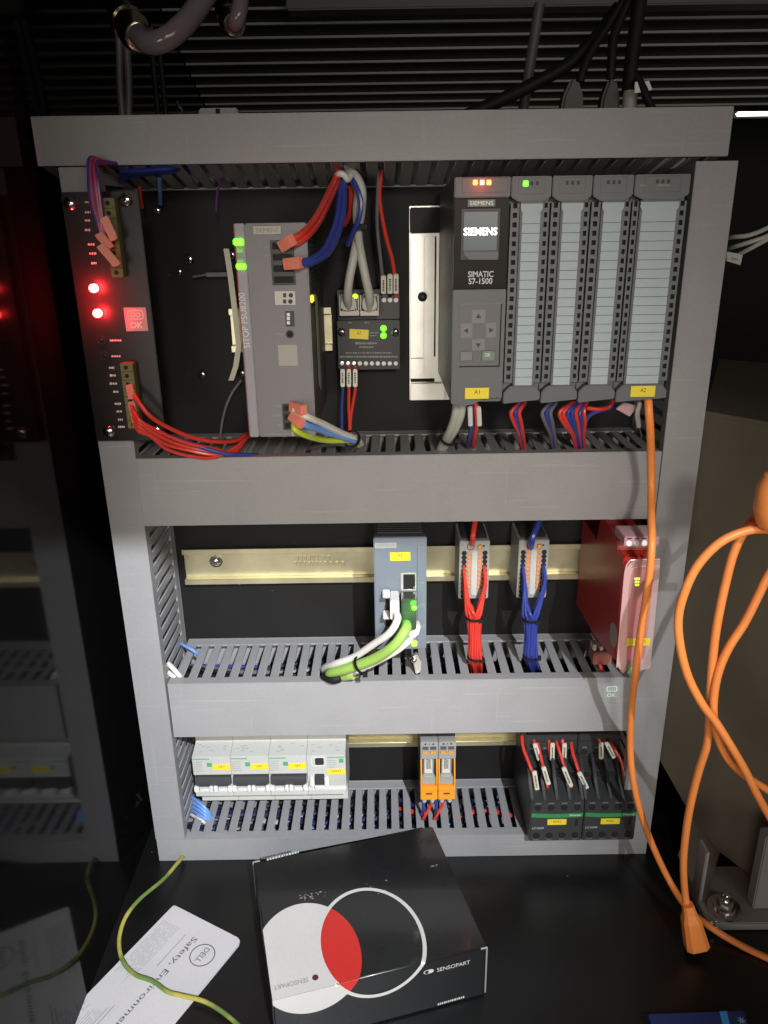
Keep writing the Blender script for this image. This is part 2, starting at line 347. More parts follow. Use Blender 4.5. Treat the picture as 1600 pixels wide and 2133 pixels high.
# black ribbed shutter far behind, leaning over towards the viewer
sh = thing('slatted_shutter', 'black slatted shutter with highlights painted as grey lips high behind the top duct', 'shutter', (100, 500, 700))
for i, py in enumerate((14, 46, 75, 102, 128, 152, 174, 194, 212, 228)):
    Y = 330 + i * 24
    z = at(800, py, Y=Y).z; zb = at(800, (46, 75, 102, 128, 152, 174, 194, 212, 228, 242)[i], Y=Y + 24).z
    b = MB(); b.px([(Y, z), (Y + 24, zb + 1), (Y + 30, zb + 1), (Y + 6, z)], -235, 900)
    b.px([(Y - 1.5, z - 1.2), (Y - 1.5, z + 1.2), (Y + 5, z + 2.6), (Y + 5, z - 1.2)], -235, 900, 1)  # thin highlight along each slat put in as a lighter grey lip
    b.build('slat', [m_rib, m_lip_glint], sh)
rl = thing('crossbar', 'dark grey metal crossbar along the top edge above the shutter', 'rail', (100, 300, 800))
z0 = at(1000, 15, Y=300).z
MB().box(-96, 900, 300, 330, z0, z0 + 60).build('bar', m_bar, rl, 1.5)
pl = thing('upright_rod', 'slim grey upright rod standing in front of the black shutter', 'rod', at(1090, 232, Y=120))
MB().tube([at(1124, 8, Y=120), at(1088, 240, Y=120)], 4.6, 14).build('rod', m_bar, pl)
dk = MB().box(-900, 1400, 900, 905, -60, 1500).build('back_wall', mat('unlit_wall', (0.006, 0.006, 0.006), 0.8)); struct(dk)
ls = thing('light_strip', 'bright white lit strip at the right edge behind the top duct', 'light', at(1570, 236, Y=300))
a_, b_ = at(1536, 237, Y=300), at(1660, 236, Y=300)
MB().box(a_.x, b_.x, 300, 306, a_.z - 1.9, a_.z + 2.1).build('tube', L_tube, ls, 1.5)
box('holder', m_blk, ls, a_.x - 2, b_.x, 306.5, 316, a_.z - 4, a_.z + 4)
# added unseen panel above and behind the viewer: its lower edge keeps the cool lamp off the upper rows
struct(MB().box(-900, 900, -930, -925, 959, 1900).build('lamp_blocker', m_bar))

# ================================================================== cable ducts
fing = {}
def finger_mesh(kind, x, y, z):
    k = (kind, x, y, z)
    if k not in fing: fing[k] = MB().box(-x / 2, x / 2, -y / 2, y / 2, -z / 2, z / 2).mesh('finger', m_duct, bevel=0.45, seg=1)
    return fing[k]
def finger(parent, kind, c, x, y, z, tilt=0.0):
    o = bpy.data.objects.new('finger', finger_mesh(kind, x, y, z)); COL.objects.link(o); o.parent = parent; o.location = (Vector(c) - OFF[parent.name]) * S; o.rotation_euler.x = -tilt
D = 80
def hduct(label, x0, x1, z0, z1, top=True, bottom=False, pitch=11.9, fx=7.4, ph=0.0, skip=(), drop=0.0):
    t = thing('cable_duct', label, 'cable duct', ((x0 + x1) / 2, -40, z0), 'grey slotted cable ducts')
    b = MB().box(x0, x1, -2.2, -0.3, z0 - drop, z1).box(x0, x1, -13, -2.2, z1 - 1.8, z1).box(x0, x1, -13, -2.2, z0 - drop, z0 - drop + 1.8)
    if not bottom: b.box(x0, x1, -76, -13, z0, z0 + 1.8)
    b.build('channel', m_duct, t, 0.3, 1)
    c = MB().px([(-D, z0 - .6), (-D, z1 + .6), (-70, z1 + .6), (-70, z1 - .1), (-D + 1.9, z1 - 1.4), (-D + 1.9, z0 + 1.4), (-70, z0 + .1), (-70, z0 - .6)], x0, x1)
    c.build('cover', m_duct, t, 0.55)
    n = int((x1 - x0) / pitch)
    for i in range(n + 1):
        x = x0 + ph + i * pitch
        if x + fx / 2 > x1 or x - fx / 2 < x0 - 2 or i in skip: continue
        if top: finger(t, 'h', (x, -43, z1 - 1.0), fx, 62, 1.5)
        if bottom: finger(t, 'h', (x, -43, z0 + 1.0 - drop / 2), fx, 64, 1.5, math.atan2(drop, 64))
    return t
def vduct(label, x0, x1, z0, z1, inner, pitch=11.9, fx=7.4):
    t = thing('cable_duct', label, 'cable duct', ((x0 + x1) / 2, -40, z0), 'grey slotted cable ducts')
    o = x0 if inner > 0 else x1 - 1.8; i_ = x1 - 1.8 if inner > 0 else x0
    MB().box(x0, x1, -2.2, -0.3, z0, z1).box(i_, i_ + 1.8, -13, -2.2, z0, z1).box(o, o + 1.8, -76, -2.2, z0, z1).build('channel', m_duct, t, 0.3, 1)
    MB().pz([(x0 - .5, -D), (x1 + .5, -D), (x1 + .5, -70), (x1 - .1, -70), (x1 - 1.4, -D + 1.9), (x0 + 1.4, -D + 1.9), (x0 + .1, -70), (x0 - .5, -70)], z0, z1).build('cover', m_duct, t, 0.55)
    z = z0 + 8
    while z < z1 - 4: finger(t, 'v', (i_ + .9, -43, z), 1.5, 62, fx); z += pitch
    return t
hduct('wide grey duct across the very top of the frame', -231, 236.5, 601, 630, True, True, pitch=12.4, fx=8.2, ph=3, drop=13.5)
hduct('deep grey duct just below the controller row, with a plain front', -190.5, 214.6, 339, 393.4, True, False, ph=6)
hduct('grey duct carrying the small GO OK sticker, third from the top', -188.3, 213, 139.2, 192.6, True, False, ph=7, skip=(22, 26))
hduct('lowest grey duct resting on the black table behind the black box', -217, 242.5, 0.6, 24.6, True, False, ph=33)
vduct('left upright grey duct, partly covered by the panel with red lights', -217, -190.8, 25.4, 599.5, +1)
vduct('right upright grey duct beside the orange cable', 215.8, 243.6, 25.4, 597.5, -1)
struct  # (setting done)
# wires lying inside the ducts, glimpsed through the slots
def inner_wires(z, zs, x0, x1, mats, n, where):
    for i in range(n):
        nm, m, col = mats[i % len(mats)]; P = []; y = random.uniform(-68, -18); zz = z + random.uniform(0, zs); k = 9
        for j in range(k): P.append((x0 + (x1 - x0) * j / (k - 1), max(-72, min(-12, y + random.uniform(-9, 9))), max(z - 1, min(z + zs, zz + random.uniform(-3, 3)))))
        cable('duct_wire', f'{col} wire lying inside the {where}, seen through its slots', 'wire', P, random.choice((1.5, 1.9, 2.4)), m, f'{col} wires inside the {where}', 6, True, 3)
inner_wires(150, 30, -184, 208, (('b', m_blue, 'blue'), ('d', m_blk, 'black'), ('d', m_blk, 'black'), ('n', m_dnavy, 'dark navy'), ('g', m_dgc, 'dark grey'), ('d', m_blk, 'black'), ('n', m_dnavy, 'dark navy')), 22, 'third duct')  # extra black and navy wires added to darken the duct's inside
inner_wires(3, 15, -212, 60, (('n', m_dnavy, 'dark navy'), ('d', m_blk, 'black'), ('l', m_lblue, 'light blue'), ('d', m_blk, 'black'), ('n', m_dnavy, 'dark navy'), ('w', m_greyc, 'pale grey')), 16, 'lowest duct')
inner_wires(3, 15, 10, 236, (('d', m_blk, 'black'), ('n', m_dnavy, 'dark navy'), ('d', m_blk, 'black'), ('r', m_red, 'red')), 11, 'lowest duct')
inner_wires(362, 22, -184, 208, (('r', m_red, 'red'), ('b', m_blue, 'blue'), ('d', m_blk, 'black')), 6, 'deep duct under the controller')
# ================================================================== top row
# ---- smoked panel with the two red lamps
t = thing('indicator_panel', 'tall smoked black panel with two glowing red lamps and a GO OK sticker', 'indicator panel', (-188, -84, 411))
Yp = -90
box('plate', m_led_plate, t, -214.5, -162.5, Yp, Yp + 3, 411, 583.5, 0.5)
for x, z in ((-209, 576), (-171, 578), (-204, 418.6), (-168.6, 419)):
    s_ = screw_head(t, (x, Yp, z), (0, -1, 0), 4.6)
    MB().cyl((x, Yp + 3, z), (x, -80.5, z), 3, n=10).build('spacer', m_steel, t)
for px, py in ((197, 600), (205, 652)):
    p = at(px, py, Y=Yp); MB().cyl(p, p + Vector((0, -3, 0)), 3.0, n=16).dome(p + Vector((0, -3, 0)), (0, -1, 0), 2.9, 2.8).build('red_lamp', L_red, t)
    l = bpy.data.lights.new('red_lamp_light', 'POINT'); l.color = (1, 0.02, 0.025); l.energy = 0.13; l.shadow_soft_size = 0.002
    o = bpy.data.objects.new('red_lamp_light', l); COL.objects.link(o); o.location = (p + Vector((0, -9, 0))) * S
for px, py in ((212, 708), (219, 741)):
    p = at(px, py, Y=Yp); MB().ring(p, (0, -1, 0), 2.2, 3.0, 1.2).build('button_collar', m_black, t); MB().dome(p, (0, -1, 0), 2.2, 1.2).build('push_button', m_hole, t)
prints([(177, 189, y, 5) for y in (421, 442, 459, 479)] + [(183, 197, 509, 5), (186, 201, 528, 5), (190, 203, 548, 5), (229, 253, 709, 4), (232, 252, 742, 4), (227, 238, 766, 5), (229, 241, 782, 5), (229, 245, 799, 5), (236, 247, 816, 5), (239, 252, 841, 5), (243, 254, 857, 5), (246, 256, 874, 5), (246, 260, 889, 5)], m_print, t, Yp - .02)
def green_block(px0, py0, px1, py1, n, d=9):
    x0, x1, z0, z1 = rect(px0, py0, px1, py1, Yp - d); o = MB().box(x0, x1, Yp - d, Yp, z0, z1).build('terminal_block', m_olive, t, 0.5)
    b = MB(); k = MB()
    for i in range(n):
        z = z1 - (z1 - z0) * (i + .5) / n; b.cyl(((x0 * .55 + x1 * .45), Yp - d - .05, z), ((x0 * .55 + x1 * .45), Yp - d + .5, z), 1.55, n=12)
        if i: k.box(x0 + .3, x1 - .3, Yp - d - .12, Yp - d + .4, z1 - (z1 - z0) * i / n - .18, z1 - (z1 - z0) * i / n + .18)
    b.build('wire_holes', m_hole, o); k.build('divider_line', m_hole, o)
green_block(222, 412, 247, 578, 8); green_block(258, 757, 284, 893, 8)
st = sticker('sticker', m_sticker, t, 260, 640, 307, 690, Yp, bevel=1.2, t=.3)
x0, x1, z0, z1 = rect(260, 640, 307, 690, Yp); cx = (x0 + x1) / 2
text('OK', m_print, st, (cx, Yp - .3, z0 + 4.4), 9.0, 4.4, bold=.02); fr_ = MB()
def outline(b, x0, x1, z0, z1, Y, w=.55, t=.12, r=2.0):
    def rr(x0, x1, z0, z1, r): return [(cx_ + r * math.cos(a), cz_ + r * math.sin(a)) for cx_, cz_, a0 in ((x1 - r, z1 - r, 0), (x0 + r, z1 - r, 90), (x0 + r, z0 + r, 180), (x1 - r, z0 + r, 270)) for a in (R(a0), R(a0 + 30), R(a0 + 60), R(a0 + 90))]
    A, B = rr(x0, x1, z0, z1, r), rr(x0 + w, x1 - w, z0 + w, z1 - w, max(.2, r - w)); n = len(A)
    for i in range(n):
        j = (i + 1) % n; b.prism([(A[i][0], Y, A[i][1]), (A[j][0], Y, A[j][1]), (B[j][0], Y, B[j][1]), (B[i][0], Y, B[i][1])], (0, -t, 0))
    return b
outline(MB(), cx - 5.6, cx + 5.6, z0 + 8.2, z1 - 2.0, Yp - .3).build('emblem_frame', m_print, st)
text('GO', m_print, st, (cx, Yp - .3, (z0 + z1) / 2 + 3.2), 7.2, 3.3, bold=.01)

# ---- power supply
t = thing('power_supply', 'grey power supply unit with two green lamps and vertical SITOP lettering', 'power supply', (-69, -70, 424))
Yf = -138; X0, X1, Z0, Z1 = -92.2, -45.8, 424.5, 561.5
box('housing', m_side, t, X0 + .8, X1 - .6, -8, Yf + 5, Z0 + .4, Z1 - .4, 0.8)
box('front_panel', m_psu, t, X0 + 7.6, X1, Yf, Yf + 5.2, Z0, Z1, 0.8)
MB().pz([(X0, Yf + 3), (X0 + 1.5, Yf + .4), (X0 + 7.4, Yf + .4), (X0 + 7.4, Yf + 7), (X0, Yf + 7)], Z0, Z1).build('side_strip', m_psul, t, 0.5)
b = MB()
for i in range(16): b.box(X1 - .7, X1 + .1, -120, -62, Z1 - 8 - i * 2.9, Z1 - 9.4 - i * 2.9)
b.build('vent_ribs', m_hole, t)
sticker('nameplate', m_plate, t, 527, 470, 586, 489, Yf, 'SIEMENS', m_psu, .8, .5)
for px0, py0, px1, py1 in ((486, 497, 508, 511), (492, 549, 513, 561)): sticker('green_lamp', L_grn, t, px0, py0, px1, py1, Yf + .4, t=1.2, bevel=.8)
for px0, py0, px1, py1 in ((493, 517, 507, 527), (494, 540, 508, 548)): sticker('dim_lamp', L_grnd, t, px0, py0, px1, py1, Yf + .4, t=.5, bevel=.3)
text('SITOP PSU8200', m_print, t, at(509, 668, Y=Yf + .4), 35, 4.2, (-.03, 0, 1), (-1, 0, -.03), .12)
def socket(parent, name, px0, py0, px1, py1, Y, m=None, depth=2.2, fr=.8, mf=None, n=0):
    x0, x1, z0, z1 = rect(px0, py0, px1, py1, Y); o = MB().box(x0, x1, Y - .25, Y + depth, z0, z1).build(name, m or m_black, parent, .25)
    if n:
        b = MB()
        for i in range(n): z = z1 - (z1 - z0) * (i + .5) / n; b.box(x0 + 1.2, x1 - 1.2, Y - .32, Y + .2, z - (z1 - z0) / n * .3, z + (z1 - z0) / n * .3)
        b.build('wire_openings', m_hole, o)
    return o
socket(t, 'output_terminal', 565, 500, 614, 594, Yf, n=4); socket(t, 'input_terminal', 589, 841, 628, 895, Yf, n=3)
o = sticker('relay_terminal', m_beige, t, 573, 606, 616, 635, Yf, t=1.5)
b = MB()
for px, py in ((593, 615), (606, 615), (593, 628), (605, 628)):
    p = at(px, py, Y=Yf - 1.5)
    if px < 600: b.box(p.x - 1, p.x + 1, Yf - 1.6, Yf - 1.2, p.z - 1.3, p.z + 1.3)
    else: b.cyl(p + Vector((0, -.1, 0)), p + Vector((0, .3, 0)), 1.5)
b.build('wire_holes', m_ink, o)
o = socket(t, 'switch_block', 595, 648, 613, 680, Yf, m_dark)
b = MB()
for py in (655, 663, 672): p = at(601, py, Y=Yf); b.box(p.x - 1, p.x + 1, Yf - .8, Yf, p.z - 1, p.z + 1)
b.build('dip_switch', m_white, o)
p = at(604, 696, Y=Yf); o = MB().ring(p, (0, -1, 0), 1.8, 2.7, .5, 20).build('adjuster', m_black, t); MB().cyl(p + Vector((0, -.1, 0)), p, 1.8).build('recess', m_hole, o)
sticker('square_sticker', mat('beige_sticker', (0.36, 0.33, 0.29), 0.6), t, 580, 718, 620, 762, Yf, t=.12)
outline(MB(), *rect(577, 715, 624, 765, Yf), Yf, .25, .1, .6).build('square_outline', m_greyink, t)
prints([(551, 560, 515, 6), (551, 560, 532, 6), (622, 630, 520, 6), (585, 594, 660, 5), (578, 592, 696, 5), (574, 588, 846, 5), (570, 586, 865, 6), (580, 590, 885, 5), (556, 612, 904, 4), (633, 640, 842, 5), (606, 616, 643, 4)], m_greyink, t, Yf - .02)
p = at(648, 621, X=X1); p.y = -128; MB().box(X1 - .4, X1 + 1.6, -133, -123, p.z - 2.6, p.z + 1.9).build('amber_lamp', glow('amber_led', (1, .42, .02), 2.6), t, 0.6)
a_, b_ = at(655, 585, X=X1), at(664, 850, X=X1)
MB().prism([(X1 + .1, -97, 516), (X1 + .1, -78, 512), (X1 + .1, -78, 444), (X1 + .1, -97, 452)], (.15, 0, 0)).build('rating_sticker', mat('dull_sticker', (0.30, 0.29, 0.24), .5), t)

# ---- rail piece + gauge strip next to it
t = thing('din_rail', 'short gold rail piece behind the right side of the power supply', 'mounting rail', (-64, -4, 480), 'gold rails')
def rail(b, x0, x1, zc):
    h = 17.5; w = 1.2
    b.px([(-7.6, zc + h), (-6.4, zc + h), (-6.4, zc + 13.4), (-.4, zc + 13.4), (-.4, zc - 13.4), (-6.4, zc - 13.4), (-6.4, zc - h), (-7.6, zc - h), (-7.6, zc - 12.2), (-1.6, zc - 12.2), (-1.6, zc + 12.2), (-7.6, zc + 12.2)], x0, x1)
    return b
rail(MB(), -124, -40.5, 481).build('profile', m_gold, t, 0.25, 1)
t = thing('bent_strip', 'bent dull grey metal strip at the left of the power supply', 'metal strip', (-118, -10, 440))
P = [at(472, 518, Y=-12), at(480, 570, Y=-12), at(489, 640, Y=-12), at(498, 720, Y=-12), at(492, 762, Y=-12), at(482, 792, Y=-12)]
b = MB()
for i in range(len(P) - 1): b.prism([P[i] + Vector((-2.2, 0, 0)), P[i] + Vector((2.2, 0, 0)), P[i + 1] + Vector((2.2, 0, 0)), P[i + 1] + Vector((-2.2, 0, 0))], (0, -1.4, 0))
b.build('strip', mat('dull_metal', (0.30, 0.28, 0.22), .4, metal=.4), t)
a_ = at(440, 572, Y=-12); box('arm', m_bar, t, a_.x - 4, a_.x + 14, -13, -10, a_.z - 1.6, a_.z + 1.6)
p = at(385, 574, Y=-2); cable('pin_lead', 'thin grey pin sticking out left of the power supply strip', 'pin', [(402, 577, -9), (425, 573, -9), (446, 571, -9)], 1.0, m_dgc)

# ---- small black interface board
t = thing('interface_board', 'small black interface board with two pale plug sockets and an A7 label', 'interface board', (-10, -12, 450))
Yb = -24
box('housing', m_black, t, -35.2, 14.6, Yb, -0.5, 450.5, 489.5, 0.6)
box('rear_housing', m_black, t, -34.5, 14.6, Yb + 2, -0.5, 490, 513, 0.6)
for px0, px1 in ((707, 748), (750, 789)):
    x0, x1, z0, z1 = rect(px0, 614, px1, 657, -34)
    b = MB().box(x0, x1, -36, Yb + 1.5, z0, z0 + 3.8).box(x0, x0 + .9, -36, Yb + 1.5, z0 + 3.8, z1).box(x1 - .9, x1, -36, Yb + 1.5, z0 + 3.8, z1).box(x0 + .9, x1 - .9, -28, Yb + 1.5, z0 + 3.8, z1)
    b.build('plug_socket', m_beige, t, .3)
for px in (712, 824): p = at(px, 692, Y=Yb); o = screw_head(t, p, (0, -1, 0), 3.3, cross=False); MB().cyl(p + Vector((0, -2.5, 0)), p + Vector((0, -1, 0)), 1.2, n=6).build('hex_recess', m_hole, o)
for py in (684, 699): p = at(799, py, Y=Yb); MB().dome(p, (0, -1, 0), 2.5, 1.5).build('green_lamp', L_grn, t)
p = at(740, 617, Y=-36); MB().dome(p, (0, -1, 0), 1.9, 1.2).build('socket_lamp', L_yg, t)
sticker('yellow_label', m_yellow, t, 728, 686, 768, 706, Yb, 'A7', m_ink, .2, .34, skew=-4, dy=.12)
prints([(740, 786, 715, 5), (748, 778, 723, 4), (720, 816, 735, 3), (708, 828, 743, 4), (770, 788, 693, 3), (770, 786, 699, 3), (725, 733, 672, 3), (760, 768, 672, 3)], m_greyink, t, Yb - .02)
for i in range(10): p = at(712.5 + i * 12.45, 757, Y=Yb); MB().lathe(p, (0, -1, 0), [(0, 1.75), (.5, 1.7), (.7, 1.2), (.5, .4)], 12).build('terminal_screw', m_white if i > 2 else m_alu, t)
for px in (800, 812.5, 825): p = at(px, 625, Y=Yb + 2); MB().lathe(p, (0, -1, 0), [(0, 1.9), (.6, 1.8), (.8, 1.2), (.5, .4)], 12).build('terminal_screw', m_white, t)

# ---- bright profile rail left of the controller
t = thing('mounting_rail', 'bright aluminium rail section left of the controller, with a dark screw in its middle', 'mounting rail', (38, -6, 422))
box('base', m_alu, t, 23.2, 60, -6, -0.5, 421, 574, .4)
box('raised_strip', m_alu, t, 24, 34.6, -11, -5.9, 457.5, 551.5, .5)
box('right_strip', m_alu, t, 34.9, 43.2, -8.5, -5.9, 457.5, 551.5, .4)
box('groove', m_hole, t, 43.3, 44.6, -6.3, -6.0, 457.5, 551.5, 0)
box('upper_step', m_gloss, t, 23.6, 53, -9, -5.9, 554, 573, .8)  # black colour stands in for polished metal reflecting the dark
box('lower_lip', m_alu, t, 24, 52.5, -12, -5.9, 422.4, 436, .6)
box('lower_strip', m_alu, t, 24, 34.8, -10, -5.9, 440, 456.5, .5)
box('notch', m_hole, t, 24, 44, -6.4, -6.0, 436.6, 439.4, 0)
p = at(880, 618, Y=-11); o = MB().lathe((p.x, -11, p.z), (0, -1, 0), [(0, 3.8), (.8, 3.8), (2, 3), (2.5, 1.6), (1.4, 1.2)], 20).build('screw', m_dark, t)

# ---- controller (CPU) and four input/output modules
Yc = -138; ZB, ZT = 443.6, 586.2
t = thing('controller', 'grey controller module with a lit display, arrow keys and an A1 label', 'controller', (63.7, -70, 443))
xa, xb = 46.3, 80.9
MB().box(xa, xb, Yc + 6, -14, ZB + 2, ZT - .5).build('housing', m_dev, t, .6)
box('top_cap', m_dev, t, xa, xb, Yc, Yc + 6, 574.4, ZT, .6)
Zs = at(1000, 602, Y=Yc).z
box('display_panel', m_gloss, t, xa + .2, xb - .4, Yc, Yc + 6, Zs + .1, 573.8, .4)
b = MB().py([(xa, 445.5), (xa, Zs - .3), (xb - .3, Zs - .3), (xb - .3, 449), (xb - 14, 449), (xb - 18, 445.2), (xa + 8, 444)], Yc, Yc + 6)
b.build('lower_door', m_dev, t, .5)
for px, m in ((990, L_org), (1004.5, L_red2), (1018.5, L_org)): sticker('status_lamp', m, t, px - 4.5, 375, px + 4.5, 385, Yc, t=.4, bevel=.3)
l = bpy.data.lights.new('status_light', 'POINT'); l.color = (1, .09, .03); l.energy = .006; l.shadow_soft_size = .004; o = bpy.data.objects.new('status_light', l); COL.objects.link(o); p = at(1004, 380, Y=Yc - 7); o.location = p * S
outline(MB(), *rect(963, 369, 1058, 401, Yc), Yc, .22, .08, .5).build('cap_outline', m_dark, t)
sticker('nameplate', m_teal, t, 974, 415, 1032, 431, Yc, 'SIEMENS', m_mint, .84, .55, t=.3)
o = sticker('screen_bezel', m_dark, t, 960, 434, 1041, 541, Yc, t=.3, bevel=.6)
o2 = sticker('screen', m_screen, t, 966, 441, 1036, 522, Yc - .3, t=.15, bevel=.1)
text('SIEMENS', m_text_on, o2, at(1001, 482, Y=Yc - .45), 21.0, 4.6, bold=.02)
b = MB(); q = [at(x, y, Y=Yc - .3) for x, y in ((966, 524), (1038, 524), (1036, 541), (978, 541), (966, 531))]; b.prism(q, (0, -.9, 0)); b.build('bezel_chin', m_dev, t, .2)
text('SIMATIC', m_print, t, at(1001.5, 571, Y=Yc), 16.2, 3.7, bold=.014); text('S7-1500', m_print, t, at(1001, 585.5, Y=Yc), 15.2, 3.7, bold=.014)
kx0, kx1, kz0, kz1 = rect(957, 634, 1041, 762, Yc); o = MB().box(kx0, kx1, Yc - .15, Yc + .2, kz0, kz1).build('keypad', m_dev, t, .1)
fr_ = MB().box(kx0 - .5, kx0, Yc - .7, Yc, kz0, kz1 + .6).box(kx0, kx1, Yc - .7, Yc, kz1, kz1 + .6); fr_.build('keypad_edge', m_psu, o, .2)
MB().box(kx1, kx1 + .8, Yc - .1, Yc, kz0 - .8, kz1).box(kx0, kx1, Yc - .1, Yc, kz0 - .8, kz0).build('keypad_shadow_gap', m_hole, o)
for px0, py0, px1, py1, d in ((982, 645, 1011, 673, 0), (959, 673, 984, 704, 1), (1011, 672, 1033, 703, 2), (982, 706, 1010, 730, 3)):
    x0, x1, z0, z1 = rect(px0, py0, px1, py1, Yc); k = MB().box(x0, x1, Yc - .75, Yc - .1, z0, z1).build('arrow_key', m_psu, t, .3)
    cx, cz = (x0 + x1) / 2, (z0 + z1) / 2; r = 2.0; a0 = (90, 180, 0, 270)[d]
    MB().py([(cx + r * math.cos(R(a0 + a)), cz + r * math.sin(R(a0 + a))) for a in (0, 120, 240)], Yc - .75, Yc - .85).build('arrow_mark', m_ink, k)
sticker('escape_key', m_psu, t, 958, 731, 985, 752, Yc - .1, t=.5); o = sticker('ok_key', mat('greenish_key', (.15, .20, .165), .5), t, 1003, 730, 1031, 752, Yc - .1, t=.5); text('OK', m_mint, o, at(1016, 739, Y=Yc - .6), 3.6, 2.2)
sticker('yellow_label', m_yellow, t, 968, 807, 1019, 831, Yc, 'A1', m_ink, .22, .36, bevel=.8, dy=.12)

fields = {}
def io_module(label, xa, xb, wide, lamp, extra=None, group='terminal modules right of the controller'):
    t = thing('terminal_module', label, 'terminal module', ((xa + xb) / 2, -70, 443), group); w = xb - xa; cx = (xa + xb) / 2
    MB().box(xa + .15, xb - .15, Yc + 7, -14, ZB + 2, ZT - .5).build('housing', m_dev, t, .5)
    lw = 11.2 if not wide else 21.5; lx = cx - lw / 2 + (.6 if not wide else -.6)
    zl0, zl1 = 457.5, 570.5
    b = MB().py([(xa + .2, 574.5), (xa + .2, ZT), (xb - .2, ZT), (xb - .2, 574.5), (cx + w * .30, 571.5), (cx - w * .30, 571.5)], Yc, Yc + 7); b.build('top_cap', m_dev, t, .5)
    b = MB().py([(xa + .3, 445), (xa + .3, 452.6), (xa + 4.4, 457), (xb - 4.4, 457), (xb - .3, 452.6), (xb - .3, 447.5)], Yc, Yc + 7); b.build('lower_cap', m_dev, t, .5)
    box('front_door', m_dev, t, lx - 1.3, lx + lw + 1.3, Yc - .2, Yc + 6.5, 457.1, 571.4, .4)
    ls_ = box('label_strip', m_ink, t, lx, lx + lw, Yc - .42, Yc - .1, zl0, zl1 - 5, 0)
    n = 19; h = (zl1 - 6 - zl0) / n; key = ('f', round(lw, 1))
    if key not in fields: fields[key] = MB().box(-lw / 2, lw / 2, -.25, .05, -h / 2 + .16, h / 2 - .16).mesh('label_field', m_paperlab)
    for i in range(n):
        o = bpy.data.objects.new('label_field', fields[key]); COL.objects.link(o); o.parent = ls_; o.location = (Vector((lx + lw / 2, Yc - .45, zl0 + h * (i + .5))) - OFF[ls_.name]) * S
    MB().py([(lx + .1, zl1 - 6.2), (lx + lw - .1, zl1 - 6.2), (lx + lw - .1, zl1 - 5.2), (lx + lw + 1.2, zl1 - 3), (lx + lw + 1.2, zl1), (lx - 1.2, zl1), (lx - 1.2, zl1 - 3), (lx + .1, zl1 - 5.2)], Yc - .25, Yc - .75).build('label_tab', m_paperlab, ls_)
    for s0, s1 in ((xa + .5, lx - 1.5), (lx + lw + 1.5, xb - .5)):
        b = MB(); N_ = 20; z0, z1 = 459, 571; p = (z1 - z0) / N_; yb = Yc + 1.6; m_ = (s1 - s0)
        b.box(s0, s0 + m_ * .26, yb, yb + 3, z0, z1).box(s1 - m_ * .26, s1, yb, yb + 3, z0, z1)
        for i in range(N_): b.box(s0 + m_ * .26, s1 - m_ * .26, yb, yb + 3, z0 + p * i, z0 + p * (i + .46))
        b.build('wire_openings', m_dev, t); box('opening_shade', m_hole, t, s0 + .2, s1 - .2, yb + 2.8, yb + 3.6, z0, z1, 0)
    b = MB()
    for k in range(3):
        x = cx - 3.4 + k * 3.4
        if lamp and k == 0: MB().box(x - 1.9, x + 1.2, Yc - .4, Yc + .2, 580.4, 583.6).build('green_lamp', L_grn, t, .3); continue
        b.box(x - .9, x + .9, Yc - .12, Yc + .3, 581, 583.2)
    b.build('unlit_lamps', m_ink, t)
    outline(MB(), cx - w * .32, cx + w * .32, 576, ZT - 1, Yc, .16, .06, .4).build('cap_outline', m_dark, t)
    if extra: extra(t)
    return t
io_module('first narrow terminal module from the controller, its small lamp lit green', 81.2, 106.3, False, True)
io_module('middle one of the three narrow terminal modules, unlit', 106.5, 131.4, False, False)
io_module('narrow terminal module directly left of the wide A2 module', 131.6, 156.8, False, False)
def ex(t):
    sticker('yellow_label', m_yellow, t, 1313, 803, 1365, 827, Yc, 'A2', m_ink, .22, .36, bevel=.8, dy=.12); prints([(1332, 1345, 386, 5), (1370, 1395, 386, 5)], m_greyink, t, Yc - .02)
io_module('wide terminal module at the right end of the row, carrying the A2 label', 157.0, 191.6, True, False, ex)

# ================================================================== middle row
t = thing('din_rail', 'long gold rail running behind the middle row of devices', 'mounting rail', (0, -4, 252), 'gold rails')
rail(MB(), -184, 214, 270).build('profile', m_gold, t, 0.25, 1)
p = at(450, 1169, Y=-1.6); s_ = screw_head(t, p, (0, -1, 0), 4.6)
MB().lathe(p, (0, -1, 0), [(0, 6), (.5, 6), (.6, 4)], 20).build('washer', m_steel, t)
b = MB(); random.seed(4)
for row, (y, a0, a1) in enumerate(((1162, 618, 690), (1174, 612, 720))):
    x = a0
    while x < a1:
        w = random.uniform(4, 10); p = at(x, y, Y=-1.6); b.box(p.x, p.x + w * .32, -2.9, -1.5, p.z - 2, p.z + 2); x += w + 3
for px in (1138, 1152): p = at(px, 1162, Y=-1.6); b.box(p.x - 1, p.x + 1, -1.95, -1.5, p.z - 4, p.z + 4)
b.ring(at(700, 1168, Y=-1.5), (0, -1, 0), 2.4, 3.4, .5, 20).build('embossed_mark', m_gold, t, .15, 1)['kind'] = 'stuff'

